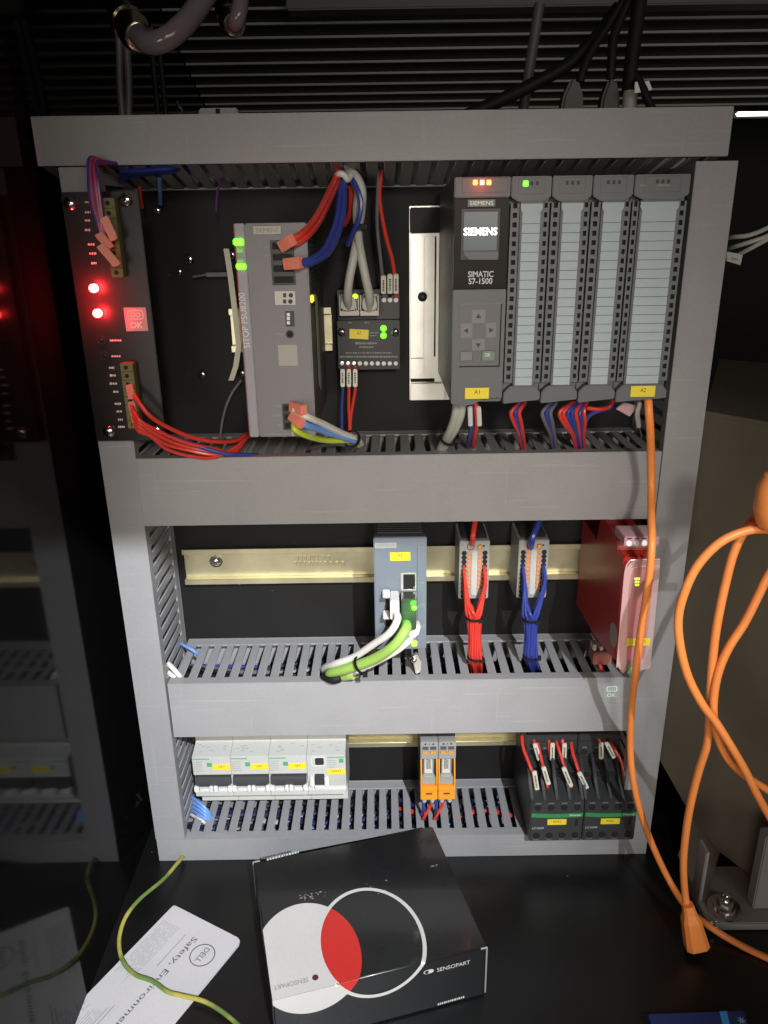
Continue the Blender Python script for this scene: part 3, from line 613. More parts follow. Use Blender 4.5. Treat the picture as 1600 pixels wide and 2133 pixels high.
# ---- network switch
t = thing('network_switch', 'blue-grey network switch with an A4 label and cables plugged into it', 'network switch', (12.6, -40, 224))
Yn = -82; X0, X1, Z0, Z1 = -8.8, 33.8, 225, 326
box('housing', m_side, t, X0 + .4, X1 - .4, -8, Yn + 4, Z0 + .5, Z1 - .5, .6)
box('front_panel', m_switch, t, X0, X1, Yn, Yn + 4.2, Z0, Z1, .7)
b = MB()
for i in range(12): b.box(X0 + 3, X1 - 3, -70 + i * 4.6, -68 + i * 4.6, Z1 - .6, Z1 + .5)
b.build('top_vents', m_dark, t)
box('vertical_groove', m_dark, t, 26.0, 26.3, Yn - .05, Yn + .2, Z0 + 8, Z1 - 6, 0)
sticker('nameplate', mat('nameplate_grey', (.36, .37, .37), .5), t, 780, 1130, 826, 1142, Yn, 'SIEMENS', m_greyink, .85, .6)
text('SCALANCE', m_greyink, t, at(872, 1132, Y=Yn), 12, 1.9); text('XB005', m_greyink, t, at(878, 1139, Y=Yn), 7, 1.8)
sticker('yellow_label', m_yellow, t, 812, 1150, 855, 1168, Yn, 'A4', m_ink, .2, .36, bevel=.8, dy=.14)
def port(py0, py1):
    x0, x1, z0, z1 = rect(835, py0, 867, py1, Yn)
    b = MB().box(x0, x1, Yn - .5, Yn + .2, z1 - 1.3, z1).box(x0, x1, Yn - .5, Yn + .2, z0, z0 + 1.3).box(x0, x0 + 2, Yn - .5, Yn + .2, z0 + 1.3, z1 - 1.3).box(x1 - .9, x1, Yn - .5, Yn + .2, z0 + 1.3, z1 - 1.3)
    o = b.build('port', mat('port_metal', (.62, .60, .54), .3, metal=.4) if 'port_metal' not in bpy.data.materials else bpy.data.materials['port_metal'], t, .15, 1)
    MB().box(x0 + 2, x1 - .9, Yn - .15, Yn + .1, z0 + 1.3, z1 - 1.3).build('port_opening', m_hole, o)
    k = MB()
    for dz in (2, z1 - z0 - 3.4): k.box(x1 - 2.2, x1 - 1.0, Yn - .4, Yn - .1, z0 + dz, z0 + dz + 1.4)
    k.build('port_latch', m_steel, o); return x0, x1, z0, z1
port(1193, 1230); port(1236, 1280)
x0, x1, z0, z1 = rect(803, 1237, 832, 1305, Yn); MB().box(x0, x1, Yn - .4, Yn + .1, z0, z1).build('port_recess', m_hole, t, .2)
prints([(874, 884, 1214, 5), (875, 885, 1260, 6), (876, 884, 1304, 5)], m_greyink, t, Yn - .02)
outline(MB(), *rect(872, 1222, 886, 1330, Yn), Yn, .16, .05, .3).build('port_guide_line', m_greyink, t)
p = at(863, 1266, Y=-98.5); MB().dome(p, (0, -1, 0), 2.3, 1.6).build('green_lamp', L_grn, t)
l = bpy.data.lights.new('port_light', 'POINT'); l.color = (.15, 1, .02); l.energy = .008; l.shadow_soft_size = .003; o = bpy.data.objects.new('port_light', l); COL.objects.link(o); o.location = (p + Vector((0, -6, 0))) * S
p = at(863, 1340, Y=Yn); MB().box(p.x - 2.2, p.x + 2.2, Yn - .8, Yn, p.z - 2.4, p.z + 2.4).build('lower_green_lamp', L_yg, t, .6)
# plugs with the cables
def net_cable(name, label, pts, r, m, plug):
    c = cable(name, label, 'network cable', pts, r, m, 'network cables on the switch', 10); plug(c); return c
def plug_white(c):
    b = MB(); a = at(822, 1252, Y=-96)
    b.box(a.x - 3.6, a.x + 3.6, -102, Yn - .6, a.z - 14, a.z + 3).build('plug', m_white, c, .8)
    for dz in (2, -17): MB().px([(-92, a.z + dz - 2), (-84, a.z + dz + 1), (-84, a.z + dz + 3), (-96, a.z + dz + 1)], a.x - 9.5, a.x - 3.7).build('plug_ear', m_white, c, .6)
net_cable('network_cable', 'upper white network cable, arching from its clipped plug at the left of the switch', [(823, 1275, -99), (828, 1290, -108), (812, 1318, -112), (778, 1342, -104), (738, 1368, -93), (700, 1382, -84), (678, 1390, -70), (676, 1400, -58)], 3.1, m_wht, plug_white)
def plug_green(c):
    x0, x1, z0, z1 = rect(836, 1243, 867, 1308, -94); MB().box(x0, x1, -98, Yn - .6, z0, z1).build('plug', mat('smoky_plug', (.05, .07, .05), .15), c, .8)
net_cable('network_cable', 'thick lime green network cable leaving the dark plug of the switch', [(846, 1300, -97), (845, 1312, -110), (822, 1344, -114), (784, 1370, -106), (748, 1385, -98), (712, 1396, -90), (688, 1402, -80), (690, 1412, -66)], 4.3, m_lime, plug_green)
def plug_low(c):
    a = at(862, 1316, Y=-92); MB().prism([at(868, 1300, Y=-92), at(877, 1306, Y=-92), at(872, 1322, Y=-92), at(858, 1335, Y=-92), at(844, 1334, Y=-92), at(850, 1318, Y=-92)], (0, 8, 0)).build('plug', m_white, c, .7)
net_cable('network_cable', 'lower white network cable, curving under the lime green one', [(857, 1328, -92), (848, 1338, -100), (822, 1358, -104), (788, 1376, -99), (756, 1392, -94), (728, 1402, -86), (700, 1406, -74), (704, 1418, -60)], 2.9, m_wht, plug_low)
cable('cut_cable_end', 'short lime green cable end poking out below the cable bend', 'cable end', [(716, 1410, -82), (728, 1408, -86), (736, 1407, -88)], 3.6, m_lime, n=10)
cable('black_loop', 'short black cable loop lying on the third duct under the lime cable', 'cable', [(676, 1408, -76), (692, 1415, -84), (708, 1412, -84)], 4, m_blk, n=10)
p = at(753, 1384, Y=-99); cable_tie('black cable tie round the white and lime cables below the switch', p, at(720, 1396, Y=-92) - at(785, 1370, Y=-106), 7.2, 2.4, (3, -6, -6))
t = thing('earth_clip', 'shiny metal clip under the network switch, resting on the slotted duct', 'metal clip', at(866, 1380, Y=-68))
b = MB().prism([at(858, 1362, Y=-66), at(868, 1356, Y=-66), at(877, 1372, Y=-66), at(876, 1392, Y=-66), at(866, 1398, Y=-66)], (0, -6, 0)); b.build('bracket', m_alu, t, .8); p = at(862, 1375, Y=-72); screw_head(t, p, (-.3, -1, .2), 2.6)

# ---- two terminal blocks with fanning wires
def terminal(label, cx, rows, px_off, wm, wcol, bx, wires, side):
    t = thing('terminal_block', label, 'terminal block', (cx, -28, 253), 'fan-out terminal blocks'); x0, x1 = cx - 12.8, cx + 12.8; Yt = -48; z0, z1 = 254.5, 308.5
    MB().px([(Yt, z0), (Yt, z1), (-8, 310), (-8, 250), (-30, 250)], x0, x1).build('housing', m_tgrey, t, .6)
    MB().px([(-44, 309.4), (-12, 310.6), (-12, 312), (-40, 312)], x0 + 2, x1 - 2).build('top_cover', m_dark, t, .4)
    n = 11; zz = [z1 - 11 - i * 4.05 for i in range(n)]
    for s in (-1, 1):
        b = MB()
        for z in zz: b.cyl((cx + s * 8.9, Yt - .1, z), (cx + s * 8.9, Yt + .6, z), 2.25, n=12)
        b.build('wire_holes', m_hole, t)
        for i, z in enumerate(zz):
            if i < 9: MB().box(cx + s * 4.6 - 1.7, cx + s * 4.6 + 1.7, Yt - .7, Yt + .3, z - 1.5, z + 1.5).build('push_button', m_orgbtn, t, .4, 1)
    box('centre_bar', m_clearw, t, cx - 2.3, cx + 2.3, Yt - 1.6, Yt + .2, z0 + 4, z1 - 9, .5)
    MB().box(cx + 2.5, cx + 6, Yt - .8, Yt, z1 - 7.4, z1 - 3.4).build('top_button', m_amber, t, .4); MB().cyl((cx + 7.6, Yt - .1, z1 - 4.6), (cx + 7.6, Yt + .3, z1 - 4.6), .9).build('test_hole', m_hole, t)
    MB().ring((cx - 3.4, Yt, z1 - 5), (0, -1, 0), 2.6, 3.2, .2, 24).build('hole_rim', m_ink, t)
    # wires
    (bx0, by0), (bx1, by1), (bx2, by2) = bx
    n1, n2, n3 = at(bx0, by0, Y=-64), at(bx1, by1, Y=-60), at(bx2, by2, Y=-60)
    k = 0; random.seed(3)
    for s in (-1, 1):
        for i in range(3 if s < 0 else 3, 9 if s < 0 else 8):
            z = zz[i]; st = Vector((cx + s * 8.9, Yt + 1, z)); a = k * 2.4; rr = 4.6 * math.sqrt((k + .5) / 11); of = Vector((rr * math.cos(a) * 1.25, rr * math.sin(a) * .8, 0)); of.x = (-5.2 + 10.4 * k / 10.0) * .95; of.y = -rr if k % 2 else rr * .6
            P = [st, st + Vector((-s * .3, -6.5, -2.5)), Vector((cx + s * (8.6 - (i - 3) * .35), -60, z - 9 - (8 - i) * .6)), n1 + of + Vector((s * 1.0, 0, 7)), n1 + of, (n1 + n2) / 2 + of, n2 + of, n3 + of + Vector((0, 14, -6)), n3 + of + Vector((0, 20, -22))]
            P = [P[0]] + [p + Vector((random.uniform(-.9, .9), random.uniform(-.8, .8), random.uniform(-1.5, 1.5))) for p in P[1:]]; cable('wire', wires.replace('bundle', ('left' if s < 0 else 'right') + ' fan of the bundle'), 'wire', P, 1.42, wm, f'{wcol} wires tied below the terminal block', 8, True, 5); k += 1
    return t
terminal('left one of the two terminal blocks, feeding the bundle of red wires', 76.6, 8, 0, m_red, 'red', ((988, 1286), (990, 1368), (996, 1400)), 'thin red wire in the bundle under the left terminal block', -1)
terminal('right one of the two terminal blocks, feeding the bundle of blue wires', 127.0, 8, 0, m_blue, 'blue', ((1106, 1289), (1106, 1366), (1118, 1400)), 'thin blue wire in the bundle under the right terminal block', -1)
cable_tie('upper black cable tie round the red wire bundle', at(988, 1286, Y=-64), (0, 0, 1), 6.4, 2.0, (5, -5, -.5)); cable_tie('lower black cable tie round the red bundle, at the slotted duct', at(990, 1369, Y=-60), (.1, 0, 1), 6.4, 2.0, (6, -4, -1))
cable_tie('upper black cable tie round the blue wire bundle', at(1106, 1289, Y=-64), (0, 0, 1), 6.4, 2.0, (5, -5, -.5)); cable_tie('lower black cable tie round the blue bundle, at the slotted duct', at(1106, 1367, Y=-60), (.1, 0, 1), 6.4, 2.0, (6, -4, .5))
cable('wire', 'red feed wire coming down from above into the left terminal block', 'wire', [(992, 1076, -40), (988, 1098, -52), (985, 1118, -58), (984, 1134, -50)], 2.2, m_red)
cable('wire', 'blue feed wire coming down from above into the right terminal block', 'wire', [(1128, 1074, -40), (1118, 1100, -54), (1109, 1122, -60), (1106, 1140, -50)], 2.6, m_blue)

# ---- red safety relay
t = thing('safety_relay', 'big red safety relay with a clear flap, right end of the middle row', 'relay', (189, -70, 230))
Yr = -128; x0, x1 = 177.5, 201.5
MB().px([(-8, 312), (-8, 228), (-70, 229), (-128, 239), (Yr, 246), (Yr, 326), (-112, 326), (-110, 333), (-60, 334), (-55, 312)], x0, x1).build('housing', m_relay, t, .8)
tb_ = box('terminal_strip', m_pink, t, x0 + .2, x1 + 2, Yr + 4, -100, 333.5, 341, .5)
b = MB(); hb = MB()
for i in range(4):
    x = x0 + 3.6 + i * 5.6; b.lathe((x, Yr + 3.9, 336), (0, -1, .25), [(0, 2.3), (.4, 2.2), (.7, 1.6), (.5, .3)], 14); hb.box(x - 1.6, x + 1.6, Yr + 3.7, Yr + 4, 339.4, 340.2)
b.build('terminal_screws', m_white, tb_); hb.build('wire_slots', m_hole, tb_)
bar_ = rect(1322, 1200, 1333, 1206, Yr - .2)
for py, w in ((1205, 12), (1211.5, 10), (1218, 9)): sticker('green_lamp', L_yg, t, 1327 - w / 2, py - 2.4, 1327 + w / 2, py + 2.4, Yr, t=.5, bevel=.2)
box('front_plate', m_relayd, t, x0 + .8, x1 - .8, Yr - .3, Yr, 250, 322, .1)
box('white_side_card', m_white, t, x1 - 6, x1 - 2, Yr - .6, Yr - .3, 282, 318, .1)
b = MB()
for i in range(4): b.prism([(x0 + 6 + i * 4.4, -66, 334.2), (x0 + 8.4 + i * 4.4, -66, 334.2), (x0 + 4.4 + i * 4.4, -22, 334.2), (x0 + 2 + i * 4.4, -22, 334.2)], (0, 0, 4.5))
b.box(x0 + 3, x0 + 11, -70, -64, 334.2, 339); b.build('top_vent_clip', m_tgrey, t, .5)
def flap():
    b = MB(); q = [(x0 - .8, 320), (x0 + 4, 327), (x1, 327.5), (x1 + .8, 320), (x1 + 2.5, 236), (x1 - 7, 233), (x0 + 11, 233), (x0 + 9, 237), (x0 + 6, 231), (x0 + .5, 238)]
    b.py(q, Yr - 7, Yr - 6); return b.build('clear_flap', m_clear, t, .3)
fl = flap()
MB().py([(x0 - .6, 319), (x0 + 3.6, 325), (x0 + 4.6, 322), (x0 + 3.8, 300), (x0 + 6.4, 258), (x0 + 8.6, 240), (x0 + 6, 233), (x0 + .7, 239)], Yr - 5.6, Yr - 5).build('flap_border', mat('pink_flap_border', (.80, .48, .46), .2, alpha=.5, bump=0, var=0, smudge=0), t, .2)
b = MB(); q = [(x0 - .8, 320), (x0 + 4, 327), (x1, 327.5), (x1 + .8, 320), (x1 + 2.5, 236)]
b.tube(spline([(x0 + .5, Yr - 6.5, 237), (x0 - .6, Yr - 6.5, 300), (x0 - .6, Yr - 6.5, 319), (x0 + 1.4, Yr - 6.5, 325.4), (x0 + 5, Yr - 6.5, 327.2), (x1, Yr - 6.5, 327.4)], 5), .55, 6)
b.tube(spline([(x0 + 4, Yr - 5.5, 240), (x0 + 3, Yr - 5.5, 300), (x0 + 4, Yr - 5.5, 316), (x0 + 8, Yr - 5.5, 321), (x1, Yr - 5.5, 321.5)], 5), .4, 6)
b.build('flap_rim', mat('pink_rim', (.62, .40, .38), .2), t)
MB().tube(spline([(x1 - 9, Yr - 6, 334), (x1 - 9, Yr - 7, 329), (x1 - 7, Yr - 7, 326)], 4), 1.0, 8).build('flap_hook', mat('pink_hook', (.5, .26, .25), .3), t)
lb = box('yellow_label', m_yellow, t, x0 + 6, x1 - .5, Yr - 7.4, Yr - 7, 256, 262.5, .1); text('KES1', m_ink, lb, (x0 + 16, Yr - 7.4, 260.2), 7.5, 2.1, thick=.08)
c_ = at(1278, 1322, X=x0); MB().lathe((x0, c_.y, c_.z), (-1, 0, 0), [(0, 9.5), (.15, 9.5)], 28).build('round_sticker', mat('grey_round_sticker', (.34, .29, .27), .5), t)
# red connector at the foot of the relay
t = thing('plug_connector', 'pale red plug with a small latch at the lower left of the red relay', 'plug', at(1255, 1365, Y=-60))
p = at(1256, 1362, Y=-60); MB().box(p.x - 9, p.x + 7, -64, -48, p.z - 9, p.z + 3).build('body', mat('dusty_red', (.33, .12, .10), .5), t, 1)
b = MB()
for i in range(3): b.box(p.x - 9 + i * 6, p.x - 6 + i * 6, -60, -50, p.z + 3, p.z + 9 - i * 2)
b.build('latch', m_beige, t, .5)
cable('wire', 'dark red wire dropping from the pale red plug into the duct slot', 'wire', [(1247, 1368, -60), (1252, 1392, -66), (1256, 1410, -62)], 2, m_red)
cable('earth_wire', 'thick green wire behind the orange cable at the end of the third duct', 'wire', [(1298, 1410, -60), (1312, 1402, -70), (1322, 1392, -66), (1334, 1380, -40)], 4.2, mat('leaf_green_wire', (.16, .30, .05), .4))
cable('earth_wire', 'green wire beside the orange cable just above the deep duct', 'wire', [(1364, 940, -62), (1371, 915, -52), (1376, 890, -40)], 4, bpy.data.materials['leaf_green_wire'])

# ================================================================== bottom row
t = thing('din_rail', 'gold rail behind the breakers and contactors of the bottom row', 'mounting rail', (0, -4, 70), 'gold rails')
rail(MB(), -186, 214, 88).build('profile', m_gold, t, 0.25, 1)
def breaker(label, xa, xb, txt, pole2, name='circuit_breaker'):
    t = thing(name, label, 'circuit breaker', ((xa + xb) / 2, -36, 42), 'white circuit breakers'); xa += .12; xb -= .12; w = xb - xa; Yk = -66; zb, zt = 62.5, 106.5
    MB().px([(-6, 42), (-48, 42), (-48, zb - 1), (Yk, zb), (Yk, 68), (Yk + 2.5, 70), (Yk + 4.5, 84) if pole2 else (Yk, 84), (Yk, 87), (Yk, zt), (-48, 110), (-48, 126), (-6, 126)], xa, xb).build('housing', m_cream, t, .35)
    b = MB()
    for i in (.25, .75): b.cyl((xa + w * i, -48.1, 119.5), (xa + w * i, -47, 119.5), 3.2, n=16)
    b.build('terminal_screws', m_hole, t)
    def P(fx): return xa + w * fx
    if pole2:
        MB().px([(Yk - 2.5, 77), (Yk - 1, 84.5), (Yk + 4, 85), (Yk + 4, 74), (Yk - 1.5, 74.5)], P(.03), P(.97)).build('toggle', mat('toggle_grey', (.050, .052, .055), .42) if 'toggle_grey' not in bpy.data.materials else bpy.data.materials['toggle_grey'], t, .6)
        for fx in (.06, .46, .56, .95): MB().box(P(fx) - 2.1, P(fx) + 2.1, Yk - 4.4, Yk + 1, 69.8, 76.4).build('toggle_guard', m_white, t, .9)
        for f0, f1 in ((.14, .38), (.64, .86)): MB().box(P(f0), P(f1), Yk - 1, Yk + 2, 68.6, 71.4).build('lower_sill', m_white, t, .5)
        sx, sw_ = .38, .13; lx0, lx1, lz = .52, .99, 95.3
    else:
        MB().box(P(.22), P(.44), Yk - 1.2, Yk, 96.5, 104).build('test_button', m_dark, t, 1.4); outline(MB(), P(.12), P(.48), 94.8, 105, Yk, .5, .3, 2).build('button_surround', m_white, t)
        MB().px([(Yk - 3, 76), (Yk - 1, 86.5), (Yk, 86.5), (Yk, 75)], P(.19), P(.44)).build('toggle', m_dark, t, .6)
        for fx in (.12, .5): MB().box(P(fx) - 2, P(fx) + 2, Yk - 3, Yk + .5, 73, 84).build('toggle_guard', m_white, t, .9)
        MB().box(P(.18), P(.46), Yk - 2, Yk + .5, 70.5, 73.5).build('lower_sill', m_white, t, .5)
        sx, sw_ = .83, .12; lx0, lx1, lz = .53, .98, 88.5
    zg = 98 if pole2 else 100.5
    MB().box(P(sx), P(sx + sw_), Yk - .15, Yk + .1, zg - 2.2, zg + 2.2).build('green_square', mat('square_green', (.09, .34, .16), .5) if 'square_green' not in bpy.data.materials else bpy.data.materials['square_green'], t)
    lb = MB().box(P(lx0), P(lx1), Yk - .35, Yk + .1, lz - 3, lz + 3).build('yellow_label', m_yellow, t, .1); text(txt, m_ink, lb, ((P(lx0) + P(lx1)) / 2, Yk - .35, lz + .7), w * (.15 if pole2 else .24), 2.1, thick=.08)
    a0 = .02 if pole2 else .53
    b = MB(); random.seed(int(xa) + 500)
    g = MB(); x = P(a0)
    while x < P(a0 + .42): e = x + random.uniform(.6, 1.6); g.box(x, e, Yk - .1, Yk + .1, 103.6, 105); x = e + .3
    g.build('green_print', bpy.data.materials['square_green'], t)
    for z in (101, 98.6, 96, 93.4, 91):
        x = P(a0)
        while x < P(a0 + (.22 if pole2 else .2)): e = x + random.uniform(.5, 1.4); b.box(x, e, Yk - .1, Yk + .1, z - .55, z + .55); x = e + .3
    for _ in range(7):
        f = random.uniform(.05, .85); y = random.uniform(-62, -52); zz = zt + (110 - zt) * (y - Yk) / 18; b.prism([(P(f), y, zz + .05), (P(f) + 3, y, zz + .05), (P(f) + 3, y + .9, zz + .25), (P(f), y + .9, zz + .25)], (0, 0, .1))
    b.build('grey_print', mat('soft_grey_print', (.34, .36, .35), .5) if 'soft_grey_print' not in bpy.data.materials else bpy.data.materials['soft_grey_print'], t); return t
breaker('leftmost white circuit breaker, next to the slotted upright duct, labelled Q1', -179.3, -144.2, 'Q1', True)
breaker('white circuit breaker between two others, labelled Q2', -144.2, -109.2, 'Q2', True)
breaker('white circuit breaker beside the one with the small test button, labelled Q3', -109.2, -74.4, 'Q3', True)
breaker('white residual current breaker with a dark test button, last of the white row', -74.4, -38.6, 'QN1', False, 'residual_current_breaker')

# ---- two plug-in relays
def relay(label, xa, xb):
    t = thing('plug_in_relay', label, 'relay', ((xa + xb) / 2, -36, 44), 'orange plug-in relays'); w = xb - xa; cx = (xa + xb) / 2; Yk = -64
    MB().box(xa + .2, xb - .2, -58, -8, 46, 112).build('socket_base', m_side, t, .5)
    hd = MB().px([(Yk, 99), (Yk, 117.5), (-50, 118.5), (-40, 112), (-40, 99)], xa + .1, xb - .1).build('head', m_tgrey, t, .6)
    b = MB(); k = MB()
    for s in (-.22, .22):
        MB().box(cx + s * w - 2.7, cx + s * w + 2.7, Yk - .5, Yk + .1, 105.2, 108.4).build('push_button', m_amber, t, .5)
        b.box(cx + s * w - 2.9, cx + s * w + 2.9, Yk - .12, Yk + .1, 109.4, 113); k.cyl((cx + s * w, Yk - .1, 115.6), (cx + s * w, Yk + .1, 115.6), .9)
    k.cyl((cx, Yk - .1, 115.6), (cx, Yk + .1, 115.6), .6); k.build('test_holes', m_hole, hd); b.build('wire_openings', mat('slate_opening', (.06, .08, .10), .4) if 'slate_opening' not in bpy.data.materials else bpy.data.materials['slate_opening'], hd)
    MB().box(cx - 5, cx + 4.2, Yk + 1, -50, 78, 98.6).build('relay_capsule', mat('capsule_clear', (.9, .9, .85), .1, alpha=.22, spec=.6, bump=0, var=0, smudge=0) if 'capsule_clear' not in bpy.data.materials else bpy.data.materials['capsule_clear'], t, .8)
    cm = mat('coil_white', (.60, .57, .46), .4) if 'coil_white' not in bpy.data.materials else bpy.data.materials['coil_white']
    ins = MB().box(cx - 4, cx + 3.4, Yk + 5, -52, 79, 83.5).box(cx - 4, cx - 2.6, Yk + 4, -52, 83.5, 97.5).box(cx + 1.8, cx + 3.2, Yk + 5, -52, 83.5, 95).box(cx - 4, cx + 3.4, Yk + 8, -52, 89, 90.5).build('relay_frame', cm, t, .5)
    MB().cyl((cx - .4, Yk + 7, 84), (cx - .4, Yk + 7, 89), 2.1, n=14).build('relay_coil', m_brass, ins)
    b = MB()
    for z, s in ((94.5, -1.2), (92, .9), (96.4, .6)): b.box(cx + s - 1.1, cx + s + 1.1, Yk + 3.2, Yk + 4, z - .5, z + .5).cyl((cx + s, Yk + 2.7, z), (cx + s, Yk + 3.4, z), .8)
    b.build('contact', m_brass, ins)
    fr = MB()
    for s in (-1, 1):
        xs = (xa + .2, xa + 1.5) if s < 0 else (xb - 1.5, xb - .2)
        fr.px([(Yk - 1.5, 61), (Yk - 1.5, 82), (Yk + 4, 99), (-52, 99), (-52, 61)], *xs)
    fr.box(xa + 1.5, xb - 1.5, Yk - 1.5, -54, 64.5, 69.5).build('side_frame', m_amber, t, .35)
    MB().box(xa + 1.6, xb - 1.6, Yk + 1.5, -54, 69.6, 78).build('inner_ledge', m_tgrey, t, .4)
    MB().box(xa + .2, xb - .2, Yk - 2, -54, 54.5, 64.2).build('lower_frame', m_amber, t, .5)
    MB().box(cx - 3, cx + 3, Yk - 2.1, Yk - 1.5, 60.8, 62.6).build('slot', m_side, t)
    for s in (-.25, .22): MB().cyl((cx + s * w, Yk + 2, 54.4), (cx + s * w, Yk + 6, 47), 2.2, n=12).build('wire_sleeve', m_white, t)
relay('left one of the two orange plug-in relays', 30.2, 46.4); relay('right one of the two orange plug-in relays', 46.7, 62.8)
for px, l_, m, c in ((897, 'red wire under the left orange relay, slanting into the duct', m_red, 'r'), (921, 'red wire under the right orange relay, slanting into the duct', m_red, 'r')):
    cable('wire', l_, 'wire', [(px + 4, 1668, -58), (px - 2, 1682, -58), (px - 12, 1700, -60), (px - 20, 1712, -56)], 1.5, m)
cable('wire', 'dark blue wire under the left orange relay', 'wire', [(882, 1668, -58), (882, 1684, -58), (878, 1702, -52)], 1.6, m_blue); cable('wire', 'dark blue wire under the right orange relay', 'wire', [(909, 1668, -58), (909, 1684, -58), (906, 1702, -52)], 1.6, m_blue)

# ---- two contactors
def contactor(label, xa, xb, txt):
    t = thing('contactor', label, 'contactor', ((xa + xb) / 2, -40, 26), 'black contactors'); w = xb - xa; cx = (xa + xb) / 2; Yk = -92
    MB().px([(Yk, 29), (Yk, 72), (-66, 78), (-66, 84), (-54, 88), (-54, 116), (-46, 118), (-46, 128), (-6, 128), (-6, 27), (-60, 26.2), (Yk + 2, 27)], xa, xb).build('housing', m_contact, t, .9)
    b = MB()
    for i in range(5):
        x = xa + 1.2 + (w - 2.4) * i / 4
        b.px([(Yk + 2, 72.2), (-66, 78), (-56, 97), (-62, 96), (Yk + 16, 82)], x - 1.3, x + 1.3)
    b.build('divider_fin', m_contact, t, .4)
    pl_ = MB()
    for i in range(4):
        x = xa + 6.2 + (w - 12.4) * i / 3
        pl_.box(x - 3.4, x + 3.4, -66.6, -65.8, 79, 83.4).cyl((x, -54.2, 97), (x, -53.6, 97), 3.2)
        MB().lathe((x, Yk - .05, 66.4), (0, -1, 0), [(0, 3.3), (.2, 3.2), (.25, 2.9)], 18).build('upper_hole', m_hole, t)
        MB().lathe((x, Yk - .05, 35.2), (0, -1, 0), [(0, 3.3), (.2, 3.2), (.25, 2.9)], 18).build('lower_hole', m_hole, t)
        MB().box(x - 2.5, x + 2.5, Yk - .15, Yk + .2, 70.2, 71.6).build('terminal_tab', m_dgc, t); MB().box(x - 2.4, x + 2.4, Yk - .15, Yk + .2, 30, 31).build('terminal_tab', m_dgc, t)
    pl_.build('terminal_pockets', m_hole, t)
    for i in range(4):
        x = xa + 6.2 + (w - 12.4) * i / 3
        MB().lathe((x, -58, 82.4), (0, -.5, 1), [(0, 2.6), (.8, 2.6), (1.2, 1.9)], 12).build('terminal_screw', m_steel, t); MB().box(x - 2.2, x + 2.2, -54.8, -53.8, 101.5, 103).build('clamp_plate', m_dgc, t)
    for z in (92, 110): MB().box(xa + 1, xb - 1, -55, -53.8, z - 1.2, z).build('ledge', m_dark, t, .3)
    g = MB(); n = 10; Q = [(xa + .6 + (w - 1.2) * i / n, -.7 * math.sin(math.pi * i / n)) for i in range(n + 1)]
    for i in range(n):
        (x_, d0), (x2, d1) = Q[i], Q[i + 1]; g.prism([(x_, Yk - .1, 56.2 + d0 * 1.6), (x2, Yk - .1, 56.2 + d1 * 1.6), (x2, Yk - .1, 60.4 + d1 * 1.6), (x_, Yk - .1, 60.4 + d0 * 1.6)], (0, -.3, 0))
    gs = g.build('green_stripe', m_green, t); text('Schneider', m_mint, gs, (xb - 7.4, Yk - .4, 58), 10.5, 2.2, thick=.06)
    lb = MB().box(cx - 8.5, cx + 9, Yk - .4, Yk, 47, 53.6).build('yellow_label', m_yellow, t, .8); text(txt, m_ink, lb, (cx + .2, Yk - .4, 50.8), 6.4, 2.2, thick=.08)
    text('LC1D09', m_print, t, (xa + 7.4, Yk, 43.4), 10.5, 2.0, thick=.06); MB().box(xb - 7, xb - 4.4, Yk - .2, Yk + .2, 46, 53).build('side_slot', m_hole, t)
    return t
contactor('left black contactor with a green stripe, nearer the orange relays, labelled KM1', 128.6, 176.4, 'KM1'); contactor('right black contactor with a green stripe, beside the orange cable, labelled KM2', 177.2, 224.6, 'KM2')
def cwire(label, pts, mk):
    c = cable('wire', label, 'wire', pts, 1.5, m_red, 'red wires on the contactors'); marker(c, at(*mk[0][:2], Y=mk[0][2]), at(*mk[1][:2], Y=mk[1][2]), 4.0, t=2.6); return c
cwire('red wire with a white sleeve on the left side of the left contactor', [(1087, 1532, -48), (1090, 1558, -58), (1102, 1590, -68), (1110, 1612, -72), (1114, 1642, -74)], ((1113, 1606, -76), (1119, 1645, -78)))
cwire('red wire with the uppermost white sleeve of the left contactor', [(1110, 1532, -48), (1114, 1550, -57), (1121, 1570, -57), (1126, 1585, -55)], ((1114, 1549, -61), (1124, 1583, -61)))
cwire('red wire of the left contactor ending in a white sleeve and pink tip', [(1116, 1532, -48), (1124, 1565, -60), (1131, 1595, -68), (1138, 1625, -75), (1142, 1648, -76)], ((1132, 1597, -78), (1143, 1634, -80)))
cwire('short red wire behind a white sleeve in the middle of the left contactor', [(1143, 1532, -48), (1144, 1550, -56), (1145, 1575, -56)], ((1151, 1548, -60), (1150, 1583, -60)))
cwire('red wire of the left contactor with a pinkish white sleeve at the right', [(1154, 1532, -48), (1164, 1560, -60), (1174, 1592, -68), (1184, 1622, -75), (1192, 1646, -76)], ((1174, 1598, -76), (1190, 1638, -78)))
cwire('red wire over the gap between contactors with a straight white sleeve', [(1178, 1530, -46), (1172, 1542, -54), (1170, 1560, -56), (1172, 1580, -54)], ((1176, 1548, -60), (1175, 1582, -60)))
cwire('red wire with a clear white sleeve on the left of the right contactor', [(1190, 1530, -46), (1191, 1558, -58), (1200, 1590, -68), (1212, 1622, -74), (1222, 1642, -76)], ((1206, 1608, -76), (1223, 1642, -78)))
cwire('red wire with a straight white sleeve high on the right contactor', [(1246, 1530, -46), (1249, 1548, -56), (1252, 1580, -56)], ((1252, 1547, -60), (1252, 1580, -60)))
cwire('red wire with a slanting white sleeve high on the right contactor', [(1252, 1530, -46), (1262, 1548, -56), (1278, 1578, -56)], ((1263, 1546, -60), (1280, 1578, -60)))
